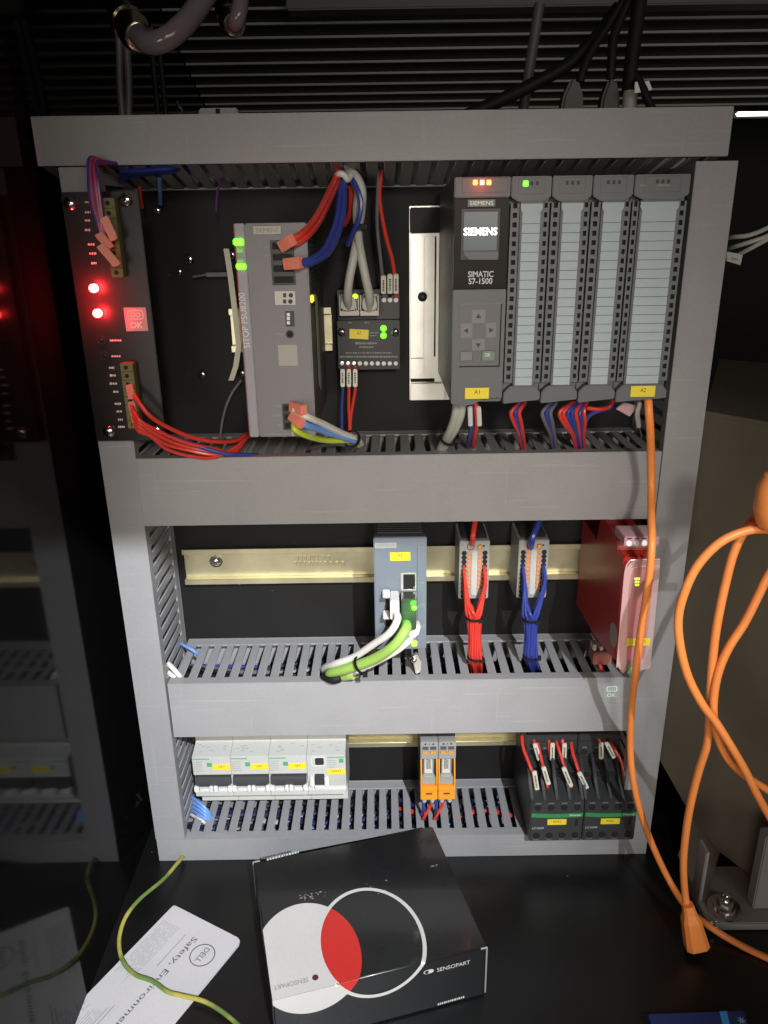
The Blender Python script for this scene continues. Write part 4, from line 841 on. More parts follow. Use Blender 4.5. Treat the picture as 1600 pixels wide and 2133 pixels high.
cwire('long red wire down the right edge of the right contactor', [(1262, 1530, -46), (1278, 1556, -60), (1294, 1586, -68), (1300, 1612, -74), (1302, 1640, -76)], ((1305, 1606, -76), (1307, 1642, -78)))
# ================================================================== loose wiring of the top row
def sleeve(c, a, b, w=7, m=None, name='sleeve', t=5): return marker(c, at(*a[:2], Y=a[2]), at(*b[:2], Y=b[2]), w, m or m_ferr, name, False, t)
c = cable('wire', 'upper red wire from the power supply up to the top duct', 'wire', [(604, 503, -146), (630, 486, -142), (655, 458, -125), (676, 420, -100), (694, 382, -76), (706, 356, -62)], 2.3, m_red, None)
sleeve(c, (586, 514, -142), (610, 499, -150))
cable('wire', 'lower red wire from the power supply up to the top duct', 'wire', [(610, 510, -143), (637, 494, -139), (662, 464, -121), (682, 424, -96), (700, 384, -72), (710, 356, -58)], 2.3, m_red)
c = cable('wire', 'outer blue wire looping from the power supply to the top duct', 'wire', [(626, 549, -146), (654, 545, -140), (684, 525, -122), (706, 480, -100), (716, 430, -85), (716, 380, -70), (712, 352, -58)], 2.2, m_blue)
sleeve(c, (594, 550, -141), (627, 547, -148))
cable('wire', 'inner blue wire looping from the power supply to the top duct', 'wire', [(626, 546, -146), (652, 538, -139), (678, 516, -122), (698, 470, -100), (706, 430, -85), (710, 384, -70), (711, 352, -56)], 2.0, m_blue)
cable('grey_network_cable', 'left grey network cable from the interface board up to the top duct', 'network cable', [(727, 640, -38), (724, 618, -48), (728, 580, -52), (738, 530, -52), (745, 486, -54), (743, 440, -58), (746, 400, -60), (735, 370, -60), (718, 346, -55)], 3.3, m_greyc, 'grey cables of the interface board', 10)
cable('grey_network_cable', 'right grey network cable from the interface board up to the top duct', 'network cable', [(769, 642, -38), (770, 618, -47), (762, 580, -52), (752, 530, -53), (746, 486, -57), (752, 440, -62), (754, 400, -62), (744, 372, -61), (724, 350, -55)], 3.3, m_greyc, 'grey cables of the interface board', 10)
for px0, px1, s in ((710, 742, -1), (755, 785, 1)):
    x0, x1, z0, z1 = rect(px0, 616, px1, 646, -40)
    o = MB().py([(x0, z0), (x1, z0), (x1, z0 + 5), ((x0 + x1) / 2 + 4, z1), ((x0 + x1) / 2 - 4, z1), (x0, z0 + 5)], -42, -29).build('network_plug', m_greyc, None, 1.2)
    tag(o, f'grey boot plug in the {"left" if s < 0 else "right"} pale socket of the interface board', 'plug', 'grey plugs')
cable('wire', 'dark red wire hanging behind the blue wires under the top duct', 'wire', [(728, 352, -50), (731, 400, -55), (730, 440, -50), (718, 468, -40)], 2.0, m_red)
cable('wire', 'blue wire curling round the grey network cables', 'wire', [(724, 352, -54), (740, 385, -66), (752, 420, -69), (748, 455, -69), (738, 480, -66), (724, 510, -58)], 1.8, m_blue)
cable_tie('black cable tie round the two grey network cables', at(745, 473, Y=-57), (0, 0, 1), 6.6, 4.5, (5, -5, 0)); 
o = cable('white_tie', 'white tie holding the wires at the mouth of the top duct', 'cable tie', [(700, 368, -66), (708, 362, -72), (718, 366, -72), (724, 374, -70), (730, 366, -66)], 2.2, m_wht)
c = cable('wire', 'dark red wire from the top duct to the right marker sleeve of the interface board', 'wire', [(796, 352, -45), (791, 400, -42), (794, 440, -40), (806, 500, -38), (818, 545, -34), (825, 600, -27), (826, 618, -25)], 1.4, m_red)
marker(c, at(825, 571, Y=-34), at(825, 611, Y=-29), 3.9)
c = cable('wire', 'left black wire under the top duct with a white marker sleeve', 'wire', [(790, 352, -45), (787, 400, -42), (786, 470, -38), (793, 540, -34), (799, 600, -27), (799, 618, -25)], 1.4, m_dgc)
marker(c, at(799, 574, Y=-34), at(799, 611, Y=-29), 3.9)
c = cable('wire', 'middle black wire with a white marker sleeve at the interface board', 'wire', [(793, 352, -45), (789, 400, -41), (789, 470, -37), (803, 540, -34), (812, 600, -27), (812.5, 618, -25)], 1.4, m_blk)
marker(c, at(812.5, 571, Y=-34), at(812.5, 611, Y=-29), 3.9)
for px, m, l, e in ((714, m_blue, 'blue wire hanging below the interface board', 712), (727, m_red, 'left red wire hanging below the interface board', 728), (740, m_red, 'right red wire hanging below the interface board', 730)):
    c = cable('wire', l + ', with a white marker sleeve', 'wire', [(px, 764, -24), (px, 790, -30), (px, 812, -32), ((px + e) / 2 - 1, 848, -34), (e, 880, -36), (e, 930, -40)], 1.25, m)
    marker(c, at(px, 769, Y=-30), at(px, 806, Y=-33), 3.5)
# mains leads of the power supply
c = cable('wire', 'white lead from the foot of the power supply to the black tie', 'wire', [(612, 853, -143), (640, 868, -146), (676, 884, -130), (712, 902, -112), (742, 914, -96), (752, 924, -80)], 2.4, m_wht); sleeve(c, (607, 846, -139), (634, 855, -150), 7)
c = cable('wire', 'light blue lead from the foot of the power supply to the black tie', 'wire', [(612, 872, -143), (634, 884, -146), (670, 896, -130), (706, 908, -112), (738, 918, -98), (752, 922, -78)], 2.4, m_lblue); sleeve(c, (608, 864, -140), (629, 884, -150), 7)
c = cable('earth_wire', 'yellow and green earth lead from the foot of the power supply', 'wire', [(612, 884, -143), (616, 896, -146), (640, 908, -138), (676, 917, -118), (712, 918, -104), (736, 918, -94), (748, 928, -78)], 2.1, mat('yellow_green_wire', (.50, .60, .04), .4))
marker(c, at(611, 886, Y=-145), at(610, 908, Y=-143), 2.2, m_plate, 'sleeve', False, 2)
cable('wire', 'grey lead below the earth lead, dipping behind the black tie', 'wire', [(640, 936, -50), (668, 928, -66), (700, 924, -84), (722, 926, -94), (742, 924, -86), (734, 938, -70)], 1.8, m_dgc)
cable_tie('black cable tie round the mains leads of the power supply', at(733, 914, Y=-101), (at(752, 921, Y=-86) - at(716, 904, Y=-112)), 5.6, 3.0, (-3, -4, -6))
# red wires of the indicator panel
random.seed(11)
R0 = [(274, 812, -100), (288, 836, -106), (312, 866, -106), (350, 890, -98), (400, 911, -88), (450, 920, -78), (492, 918, -64), (516, 904, -48), (522, 912, -20)]
cable('wire', 'upper red wire of the indicator panel, sweeping right above the other red wires', 'wire', R0, 1.6, m_red)
for i, wh in enumerate(('topmost', 'second', 'third', 'lowest')):
    d = (i - 1.5); q = random.uniform(-3, 3); cable('wire', f'{wh} red wire of the four sagging from the indicator panel to the deep duct', 'wire', [(271 + i * 2, 838 + i * 13, -100), (285 + i * 1.5, 868 + i * 10, -107 + i), (306 + d * 5, 895 + d * 9 + q, -104 + d * 2), (348, 921 + d * 9.5, -96 + d * 2), (396, 937 + d * 8.5 - q, -89 + d * 2), (446, 944 + d * 6, -84), (490, 938 - d * 4 + q, -74), (512 + d * 5, 914 - d * 4, -56), (520 + d * 5, 903, -24)], 1.42, m_red, 'red wires sagging from the indicator panel')
cable('wire', 'violet-blue wire running beside the sagging red wires', 'wire', [(352, 911, -92), (386, 920, -90), (430, 935, -88), (476, 946, -84), (528, 948, -74), (580, 955, -60)], 1.6, m_blue)
for k, (a, b) in enumerate((((270, 800, -100), (276, 830, -103)), ((274, 836, -100), (286, 888, -100)))):
    o = MB(); p0, p1 = at(*a[:2], Y=a[2]), at(*b[:2], Y=b[2]); d = (p1 - p0).normalized(); s_ = Vector((2.6, 0, .6)); o.prism([p0 - s_, p0 + s_, p1 + s_, p1 - s_], (0, -2, 0))
    tag(o.build('label_sleeve', mat('pale_red_sleeve', (.55, .20, .16), .3) if 'pale_red_sleeve' not in bpy.data.materials else bpy.data.materials['pale_red_sleeve'], None, .5), ('upper' if k == 0 else 'long lower') + ' clear sleeve on the lower green connector of the indicator panel', 'sleeve', 'clear sleeves on the indicator panel')
cable('wire', 'thin dull blue wire hanging from the strip left of the power supply', 'wire', [(503, 792, -14), (484, 818, -16), (470, 850, -18), (462, 885, -20), (459, 915, -24)], 1.1, m_dgc)
UP = [('dark blue', m_blue, 0), ('red', m_red, 1), ('dark blue', m_blue, 2), ('red', m_red, 3), ('violet', mat('violet_wire', (.10, .03, .16), .35), 4)]
for cn, m, i in UP:
    o = i * 4
    cable('wire', f'{cn} wire dropping from the top duct to the upper connector of the indicator panel' if i not in (2, 3) else f'second {cn} wire at the upper connector of the indicator panel', 'wire', [(246 + o * 4, 350 - o * .3, -52), (214 + o, 336 + i, -84), (188 + o * .8, 330 + i * 2, -94), (186 + o, 366, -101), (190 + o * 1.2, 420, -103), (206 + o * .8, 470 + i * 5, -104), (222 + o * .6, 510 + i * 8, -102)], 1.5, m)
for k, (a, b) in enumerate((((206, 486, -108), (232, 516, -106)), ((210, 510, -108), (246, 552, -106)), ((218, 452, -106), (240, 500, -104)))):
    o = MB(); p0, p1 = at(*a[:2], Y=a[2]), at(*b[:2], Y=b[2]); s_ = Vector((2.6, 0, 1.2)); o.prism([p0 - s_, p0 + s_, p1 + s_, p1 - s_], (0, -2.4, 0))
    tag(o.build('label_sleeve', m_ferr, None, .5), ('upper salmon sleeve above the red lamps', 'lower salmon sleeve just above the red lamps', 'salmon sleeve beside the upper green connector')[k], 'sleeve', 'salmon sleeves on the indicator panel')
for i, (px, m, l) in enumerate(((372, m_blue, 'blue wires tucked under the left end of the top duct'),) * 3):
    cable('wire', 'dark blue wire lying along the slots under the left end of the top duct', 'wire', [(250, 372 - i * 8, -46 - i * 8), (300, 362 - i * 4, -50 - i * 8), (350, 358 - i * 4, -54 - i * 8), (400, 350 - i * 2, -50)], 1.8, m, 'dark blue wires under the top duct')
cable('wire', 'pale blue wire drop above the small screw near the top left', 'wire', [(332, 372, -40), (333, 395, -30), (334, 424, -14)], 1.6, m_lblue)
cable('wire', 'dull red wire drop beside the pale blue one near the top left', 'wire', [(291, 390, -40), (293, 410, -34), (296, 432, -26)], 1.2, m_red)
cable('wire', 'faint violet wire hanging free under the slots left of the power supply', 'wire', [(462, 370, -40), (453, 400, -36), (450, 440, -34)], 1.0, bpy.data.materials['violet_wire'])
# wires under the controller
for i, d in enumerate((0, 9)):
    cable('grey_cable', ('left' if i == 0 else 'right') + ' one of two pale grey cables leaving the underside of the controller', 'network cable', [(952 + d * 1.4, 840, -110), (948 + d * 1.2, 868, -106), (938 + d, 896, -96), (926 + d * .8, 918, -80), (914 + d * .7, 940, -62)], 3.1, m_greyc, 'grey cables below the controller', 10)
cable_tie('black cable tie round the two pale grey cables under the controller', at(936, 910, Y=-86), at(945, 880, Y=-100) - at(925, 930, Y=-74), 6.4, 3, (6, -3, -2))
for px, m, l, k in ((982, m_blue, 'blue wire under the controller, with a white marker sleeve', 0), (992, m_red, 'red wire under the controller, with a white marker sleeve', 1)):
    c = cable('wire', l, 'wire', [(px, 840, -112), (px, 860, -112), (px + 1, 884, -104), (px - 3, 908, -88), (px - 6, 930, -66)], 1.7, m); marker(c, at(px - 3 + k * 8, 848, Y=-116), at(px - 2 + k * 9, 886, Y=-108), 3.2, m_wht, ink=False)
gi = 0
for px, cols in ((1078, 'rbr'), (1143, 'dbd'), (1196, 'rrbbrbr')):
    for i, ch in enumerate(cols):
        o = (i - len(cols) / 2) * 5
        m, cn = {'r': (m_red, 'red'), 'b': (m_blue, 'blue'), 'd': (m_dgc, 'dark grey')}[ch]
        which = {1078: 'first narrow module', 1143: 'second narrow module', 1196: 'third narrow module'}[px]
        cable('wire', f'{cn} wire running down under the {which} into the deep duct', 'wire', [(px + o + 14, 838, -92), (px + o * 1.7, 858, -96), (px + 4 + o * 1.5, 880, -94), (px + 10 + o * .8, 905, -84), (px + 14 + o * .6, 935, -62)], 1.45, m, f'{cn} wires under the {which}')
cable('wire', 'blue wire slung sideways under the third narrow module', 'wire', [(1218, 880, -92), (1232, 862, -94), (1262, 852, -92), (1290, 846, -86)], 1.6, m_blue)
cable('wire', 'red wire slung sideways up towards the wide A2 module', 'wire', [(1222, 850, -98), (1250, 852, -98), (1274, 842, -96), (1284, 800, -112)], 1.6, m_red)
o = MB().prism([at(1283, 852, Y=-104), at(1312, 868, Y=-108), at(1330, 846, Y=-108), at(1300, 838, Y=-104)], (0, 2, 0)).build('label_sleeve', m_pink, None, .4); tag(o, 'reddish clear label sleeve under the wide A2 module', 'sleeve')
c = cable('shield_lead', 'short white stripped lead with a bare tip beside the orange cable', 'wire', [(1333, 838, -112), (1328, 862, -112), (1331, 888, -108)], 1.7, m_wht); P = [at(1331, 888, Y=-108), at(1336, 905, Y=-106), at(1336, 916, Y=-104)]
b = MB().tube(spline(P), .5, 6); b.build('bare_tip', m_dgc, c)

# ================================================================== orange cables
cable('orange_cable', 'long orange cable hanging from the A2 module down past the red relay', 'cable', [(1350, 830, -126), (1352, 860, -130), (1355, 905, -126), (1356, 950, -116), (1357, 1010, -112), (1357, 1075, -128), (1358, 1130, -148), (1354, 1190, -152), (1344, 1260, -152), (1333, 1330, -150), (1324, 1400, -146), (1316, 1470, -126), (1313, 1540, -116), (1317, 1610, -116), (1331, 1680, -118), (1357, 1755, -122), (1392, 1830, -128), (1430, 1890, -150), (1472, 1925, at(1472, 1925, Z=9).y), (1530, 1962, at(1530, 1962, Z=4).y), (1600, 1996, at(1600, 1996, Z=3).y), (1690, 2030, at(1690, 2030, Z=3).y)], 2.8, m_orange, None, 14)
OG = 'loops of orange cord hanging in front of the brown housing'
t = cable('orange_cable', 'orange cord that falls from the upper right straight into the plug', 'cable', [(1640, 1020, -190), (1597, 1062, -192), (1560, 1092, -194), (1530, 1148, -194), (1510, 1222, -194), (1494, 1300, -194), (1485, 1370, -194), (1480, 1440, -194), (1478, 1500, -192), (1473, 1550, -190), (1457, 1602, -186), (1442, 1660, -182), (1431, 1720, -178), (1424, 1790, -176), (1426, 1850, -176), (1433, 1900, -178)], 2.85, m_orange, OG, 14)
q = [(1426, 1888), (1440, 1884), (1452, 1902), (1464, 1925), (1476, 1955), (1470, 1968), (1452, 1979), (1444, 1976), (1430, 1956), (1423, 1925)]
# plug body: tapering moulded block
b = MB(); A = at(1433, 1884, Y=-180); B = at(1438, 1908, Y=-182); Cc = at(1452, 1972, Y=-186)
ax = (Cc - B).normalized(); sd = ax.cross(Vector((0, 1, 0))).normalized(); fr_ = ax.cross(sd).normalized()
def ringp(p, w, d): return [p + sd * w * a + fr_ * d * b_ for a, b_ in ((-1, -.6), (-.6, -1), (.6, -1), (1, -.6), (1, .6), (.6, 1), (-.6, 1), (-1, .6))]
secs = [ringp(A, 4.2, 4.2), ringp(B - ax * 3, 5, 5), ringp(B + ax * 3, 7, 7), ringp(B + (Cc - B) * .5, 8, 7.4), ringp(Cc - ax * 1, 9.2, 7.6)]
for i in range(len(secs) - 1):
    for j in range(8): k = (j + 1) % 8; b.face([secs[i][j], secs[i][k], secs[i + 1][k], secs[i + 1][j]])
b.face(list(reversed(secs[0]))); b.face(secs[-1])
b.build('plug', m_orange, t)
cable('orange_cable', 'orange cord making the wide loop that bulges to the left', 'cable', [(1660, 1104, -210), (1600, 1102, -210), (1555, 1106, -210), (1500, 1130, -210), (1452, 1180, -208), (1424, 1240, -206), (1413, 1292, -204), (1418, 1350, -204), (1434, 1410, -204), (1462, 1465, -204), (1492, 1505, -204), (1524, 1556, -206), (1552, 1604, -206), (1580, 1660, -206), (1620, 1730, -206)], 2.85, m_orange, OG, 14)
cable('orange_cable', 'orange cord sweeping from the right edge down and back to the right edge', 'cable', [(1650, 1120, -198), (1600, 1200, -198), (1582, 1236, -198), (1552, 1296, -198), (1520, 1346, -198), (1498, 1396, -198), (1488, 1446, -198), (1487, 1495, -198), (1497, 1540, -198), (1518, 1582, -197), (1548, 1612, -196), (1580, 1634, -196), (1640, 1668, -196)], 2.85, m_orange, OG, 14)
t = thing('connector_hood', 'fat orange connector cut off by the right edge of the picture', 'connector', at(1610, 1080, Y=-215))
p = at(1617, 1040, Y=-215); MB().lathe(p + Vector((0, 0, -19)), (0, 0, 1), [(0, 6), (3, 9), (12, 12), (26, 12), (34, 9), (36, 5)], 24).build('hood', m_orange, t)

# ================================================================== brown housing with its foot
t = thing('machine_housing', 'brown-grey sheet metal housing on a grey foot right of the frame', 'machine housing', (330, -90, 0))
XL, YF = 268, -140
def lp(px, py): p = at(px, py, X=XL); return (XL, p.y, p.z)
yb = lp(1378, 1590)[1]
HP, HQ = Vector((262, -36, 0)), Vector((346, -146, 0)); hn = (HQ - HP).cross(Vector((0, 0, 1))).normalized()
def hp(px, py):                                             # point on the slanting sheet
    d = FWD + (px - 800) / F * RGT + (1066.5 - py) / F * UPV; return CAM_P + d * ((HP - CAM_P).dot(hn) / d.dot(hn))
he = HP + (HQ - HP) * 3.4; tl, tr = HP + Vector((0, 0, 412)), he + Vector((0, 0, 412)); br = Vector((he.x, he.y, 9)); bq = hp(1556, 1868); bq.z = 9
MB().prism([tl, hp(1372, 1580), hp(1440, 1700), hp(1497, 1774), bq, br, tr], -hn * 2.5 if hn.y < 0 else hn * 2.5).build('side_sheet', m_house, t, .4)
MB().prism([tl, tr, tr + Vector((300, 300, 0)), tl + Vector((120, 260, 0))], (0, 0, 3)).build('top_sheet', m_house, t, .4)
q = [hp(1440, 1700), hp(1497, 1774)]
MB().prism([q[0], q[1], Vector((XL + 2, YF - 4, 9)), Vector((XL - 1, -92, 9))], (2, 0, 0)).build('gusset', m_house, t, .3)
a1 = at(1497, 1774, Y=YF)
MB().box(XL - 2, 760, YF - 26, -104, .4, 8.4).build('foot_plate', m_foot, t, .8)
MB().box(XL - 1.5, XL + 1.5, YF - 3.5, YF + 12, 8.4, a1.z + 2).build('foot_web', m_foot, t, .6)
x_ = at(1566, 1872, Y=YF - 8).x; MB().box(x_, 760, YF - 12, YF - .2, 8.4, 86).build('foot_block', m_foot, t, 1.0)
p = at(1508, 1893, Z=8.4)
t2 = thing('levelling_bolt', 'shiny levelling bolt with stacked washers on the grey foot plate', 'bolt', p)
b = MB().lathe(p + Vector((0, 0, .2)), (0, 0, 1), [(0, 14), (1.6, 14), (1.8, 13.2)], 32); b.build('wide_washer', m_steel, t2)
MB().lathe(p + Vector((0, 0, 2)), (0, 0, 1), [(0, 9.2), (2.2, 9.2), (2.4, 8.6)], 28).build('washer', m_steel, t2)
MB().lathe(p + Vector((0, 0, 4.4)), (0, 0, 1), [(0, 6.6), (5, 6.6), (5.4, 6)], 6).build('nut', m_steel, t2)
MB().lathe(p + Vector((0, 0, 9.8)), (0, 0, 1), [(0, 3.4), (6, 3.4), (7, 2.4)], 16).build('stud', m_steel, t2)
p = at(1483, 1925, Z=6); t2 = thing('small_bolt', 'small shiny bolt head peeping out behind the orange cable near the foot', 'bolt', (p.x, p.y - 6, 6))
MB().lathe((p.x, YF - 26.2, 7), (0, -1, 0), [(0, 5), (1.5, 5), (5, 3.6), (6, 1)], 20).build('bolt_head', m_steel, t2)

# ================================================================== things over the top duct
def gland(label, c, ax, r):
    t = thing('cable_gland', label, 'cable gland', c, 'shiny cable glands at the top left'); c = Vector(c); ax = Vector(ax).normalized()
    MB().lathe(c - ax * 34, ax, [(0, r * 1.2), (12, r * 1.2), (13, r * 1.05), (20, r * 1.05), (21, r * 1.25), (30, r * 1.25), (34, r * 1.0)], 28).build('collar', m_brass, t)
    MB().lathe_open(c - ax * 1, ax, [(0, r * .7), (0, r * .98), (2.4, r * .98), (3, r * .85), (3, r * .7), (0, r * .7)], 28).build('rim', m_brass, t); return t
P = [at(x, y, Y=Y) for x, y, Y in ((286, 70, -100), (308, 88, -112), (340, 84, -116), (376, 58, -112), (408, 20, -104), (440, -30, -96))]
gland('large shiny cable gland holding the thick grey hose at the top left', at(290, 76, Y=-100), at(310, 92, Y=-118) - at(262, 30, Y=-84), 8.6)
cable('grey_hose', 'thick grey hose bending up from the large gland, with a red sheen', 'hose', [tuple(p) for p in P], 6.8, mat('grey_hose', (.15, .13, .14), .12, bump=0), None, 18, True)
gland('smaller shiny cable gland right of the thick grey hose', at(488, 52, Y=-96), at(492, 60, Y=-118) - at(470, 28, Y=-80), 6.4)
cable('grey_hose', 'grey cable rising straight up out of the smaller gland', 'hose', [tuple(at(x, y, Y=Y)) for x, y, Y in ((486, 50, -98), (492, 46, -112), (500, 14, -112), (504, -40, -104))], 4.8, bpy.data.materials['grey_hose'], None, 16, True)
for i, px in enumerate((252, 268)):
    cable('grey_lead', ('left' if i == 0 else 'right') + ' one of two thin grey leads hanging behind the top left of the frame', 'cable', [(px - 6, 40, 40), (px - 3, 110, 40), (px + i * 2 - 2, 170, 40), (px + 4 - i * 4, 250, 40)], 2.9, m_dgc, 'thin grey leads at the top left', 10)
for i, px in enumerate((318, 334)): cable('dark_lead', ('left' if i == 0 else 'right') + ' one of two faint dark leads left of the glint above the top duct', 'cable', [(px - 4, 60, 60), (px, 120, 60), (px + 6, 180, 60), (px + 12, 250, 60)], 2.4, m_blk, 'faint dark leads', 8)
p = at(373, 224, Y=-20); t = thing('shiny_clip', 'tiny shiny clip standing behind the top edge of the top duct', 'clip', p); MB().tube(spline([at(368, 212, Y=-20), at(371, 222, Y=-22), at(378, 226, Y=-22), at(377, 238, Y=-20)], 5), 1.0, 8).build('wire_bow', m_steel, t)
a_ = at(455, 232, Y=-10); t = thing('grey_block', 'low grey block just showing behind the top duct, left of centre', 'block', a_); MB().box(a_.x - 14, a_.x + 15, -14, -2, 626, at(455, 226, Y=-10).z).build('body', m_tgrey, t, 1.2)
p = at(453, 226, Y=-15); MB().box(p.x - 1.5, p.x + 1.5, -15, -14, 626, p.z).build('dark_slot', m_hole, t)
# black cable bundle at the upper right
cable('black_cable', 'thickest black cable dropping into the pale grey sleeve', 'cable', [(1336, -20, 30), (1326, 50, 28), (1318, 110, 26), (1312, 160, 24), (1310, 196, 22)], 5.6, m_blk, 'black cables above the top duct', 12)
cable('black_cable', 'black cable next to the thickest one, running down to the right plug', 'cable', [(1316, -10, 36), (1294, 36, 34), (1278, 80, 32), (1275, 120, 30), (1272, 165, 30)], 3.6, m_blk, 'black cables above the top duct', 12)
cable('black_cable', 'black cable bending left down to the left grey plug', 'cable', [(1300, 0, 38), (1262, 60, 36), (1230, 110, 32), (1214, 150, 30), (1208, 170, 30)], 3.4, m_blk, 'black cables above the top duct', 12)
cable('black_cable', 'long black cable slanting far down to the left behind the top duct', 'cable', [(1290, 14, 44), (1240, 80, 44), (1180, 136, 44), (1090, 186, 42), (1000, 228, 40), (930, 260, 36)], 5.2, m_blk, 'black cables above the top duct', 12)
cable('black_cable', 'short black cable curling down at the white tag', 'cable', [(1330, 165, 10), (1342, 190, 6), (1352, 214, 4), (1366, 240, 2)], 3.2, m_blk, 'black cables above the top duct', 12)
c = at(1310, 214, Y=20); t = thing('cable_sleeve', 'pale grey round sleeve at the end of the thickest black cable', 'sleeve', c); MB().lathe(at(1309, 244, Y=20), (0, 0, 1), [(0, 5), (1, 5.6), (17, 5.6), (18.4, 5), (18.5, 4)], 24).build('tube', m_greyc, t)
for px0, px1, l in ((1168, 1216, 'left dark grey plug behind the top duct at the upper right'), (1250, 1292, 'right dark grey plug, beside the pale grey sleeve')):
    q = [at(px0, 236, Y=24), at(px1, 236, Y=24), at(px1, 200, Y=24), at((px0 + px1) / 2 + 14, 164, Y=24), at((px0 + px1) / 2 - 2, 164, Y=24), at(px0 + 6, 200, Y=24)]
    o = MB().prism(q, (0, 14, 0)).build('grey_plug', m_black if px0 < 1200 else m_dark, None, 2); tag(o, l, 'plug', 'dark plugs above the top duct')
t = thing('white_tag', 'small white flag tag on the short black cable at the upper right', 'tag', at(1340, 180, Y=4))
MB().prism([at(1323, 171, Y=3), at(1328, 170, Y=3), at(1335, 192, Y=3), at(1322, 194, Y=3)], (0, 1, 0)).build('left_flap', m_white, t); MB().prism([at(1338, 171, Y=6), at(1352, 168, Y=6), at(1359, 186, Y=6), at(1345, 192, Y=6)], (0, 1, 0)).build('right_flap', m_white, t)
# thin cables leaving at the right
for i, pp in enumerate((((1508, 500, 4), (1525, 494, -20), (1560, 490, -30), (1600, 474, -30), (1660, 440, -30)), ((1508, 522, 4), (1530, 514, -20), (1566, 503, -30), (1602, 490, -30), (1660, 462, -30)), ((1512, 536, 4), (1538, 530, -20), (1570, 514, -30), (1604, 496, -30), (1660, 470, -30)))):
    cable('white_lead', ('topmost', 'middle', 'lowest')[i] + ' of three thin pale leads running off to the right edge', 'cable', pp, 1.7, m_greyc, 'thin pale leads at the right', 8)
q = [at(1514, 524, Y=-24), at(1548, 530, Y=-24), at(1543, 552, Y=-24), at(1514, 544, Y=-24)]
o = MB().prism(q, (0, 1, 0)).build('cable_flag', m_greyc, None, .3); tag(o, 'small pale flag label on the three thin leads at the right', 'label')
MB().prism([at(1524, 536, Y=-24.2), at(1538, 539, Y=-24.2), at(1537, 543, Y=-24.2), at(1523, 540, Y=-24.2)], (0, -.1, 0)).build('printed_lines', m_greyink, o)

# ================================================================== things on the table
t = thing('card_box', 'black cardboard box printed with a white disc, a white ring and a red overlap', 'box', (-26, -180, 0.4))
H = 50.0
Bk = [at(x, y, Z=H) for x, y in ((527, 1796), (901, 1719), (994, 1978), (545, 2101))]
rl_, rr_, fr2 = Bk[0], Bk[1], Bk[2]
ux = (rl_ - rr_).normalized(); ux = -ux; uy = Vector((-ux.y, ux.x, 0)); Lx = (rr_ - rl_).length; Ly = abs((fr2 - rr_).dot(uy))
O = rl_ - uy * Ly; O.z = 0                                  # front left foot
def bp(a, b, z): return O + ux * a + uy * b + Vector((0, 0, z))
MB().prism([bp(0, 0, .4), bp(Lx, 0, .4), bp(Lx, Ly, .4), bp(0, Ly, .4)], (0, 0, H - .4)).build('carton', m_box, t, 1.5, 3)
def disc(cx, cy, r, n=96): return [(cx + r * math.cos(2 * math.pi * i / n), cy + r * math.sin(2 * math.pi * i / n)) for i in range(n)]
def local(px, py):                                          # photo -> (along, across) on the lid, or past the front edge down the face
    p = at(px, py, Z=H) - O; a, b = p.dot(ux), p.dot(uy)
    if b >= 0: return a, b
    # point on front face plane
    d = FWD + (px - 800) / F * RGT + (1066.5 - py) / F * UPV; k = (O - CAM_P).dot(uy) / d.dot(uy); p = CAM_P + d * k
    return (p - O).dot(ux), p.z - H
def wrap(poly, m, name, e=.12):                             # flat print folded over the front edge
    def clip(P, top):
        out = []
        for i in range(len(P)):
            a, b = P[i], P[(i + 1) % len(P)]; ia, ib = (a[1] >= 0) == top, (b[1] >= 0) == top
            if ia: out.append(a)
            if ia != ib: t_ = -a[1] / (b[1] - a[1]); out.append((a[0] + (b[0] - a[0]) * t_, 0))
        return out
    b = MB(); A = clip(poly, True); B = clip(poly, False)
    if len(A) > 2: b.face([bp(x, y, H + e) for x, y in A])
    if len(B) > 2: b.face([bp(x, 0, H + y) - uy * e for x, y in B])
    return b.build(name, m, t)
def lens(c1, r1, c2, r2, n=160): return [p for p in disc(*c1, r1, n) if (p[0] - c2[0]) ** 2 + (p[1] - c2[1]) ** 2 <= r2 * r2]
RX, RY = 39.5, 49.2; cA = (30.2, 27.8); cB = (79.0, 28.4)
def oval(c, k=0.0, n=240): return [(c[0] + (RX + k) * math.cos(2 * math.pi * i / n), c[1] + (RY + k) * math.sin(2 * math.pi * i / n)) for i in range(n)]
def inside(p, c): return ((p[0] - c[0]) / RX) ** 2 + ((p[1] - c[1]) / RY) ** 2 <= 1
wrap([(max(x, .5), y) for x, y in oval(cA)], m_boxw, 'white_disc', .10)
allp = [p for p in oval(cA) if inside(p, cB)] + [p for p in oval(cB) if inside(p, cA)]
mx_, my_ = sum(p[0] for p in allp) / len(allp), sum(p[1] for p in allp) / len(allp)
allp.sort(key=lambda p: math.atan2(p[1] - my_, p[0] - mx_)); wrap(allp, m_boxr, 'red_overlap', .18)
b = MB(); Oo, Ii = oval(cB, 1.5), oval(cB, -1.5)
def q3(p, e=.26): return bp(p[0], p[1], H + e) if p[1] >= 0 else bp(p[0], 0, H + p[1]) - uy * e
for i in range(240): j = (i + 1) % 240; b.face([q3(Oo[i]), q3(Oo[j]), q3(Ii[j]), q3(Ii[i])])
b.build('white_ring', m_boxw, t)
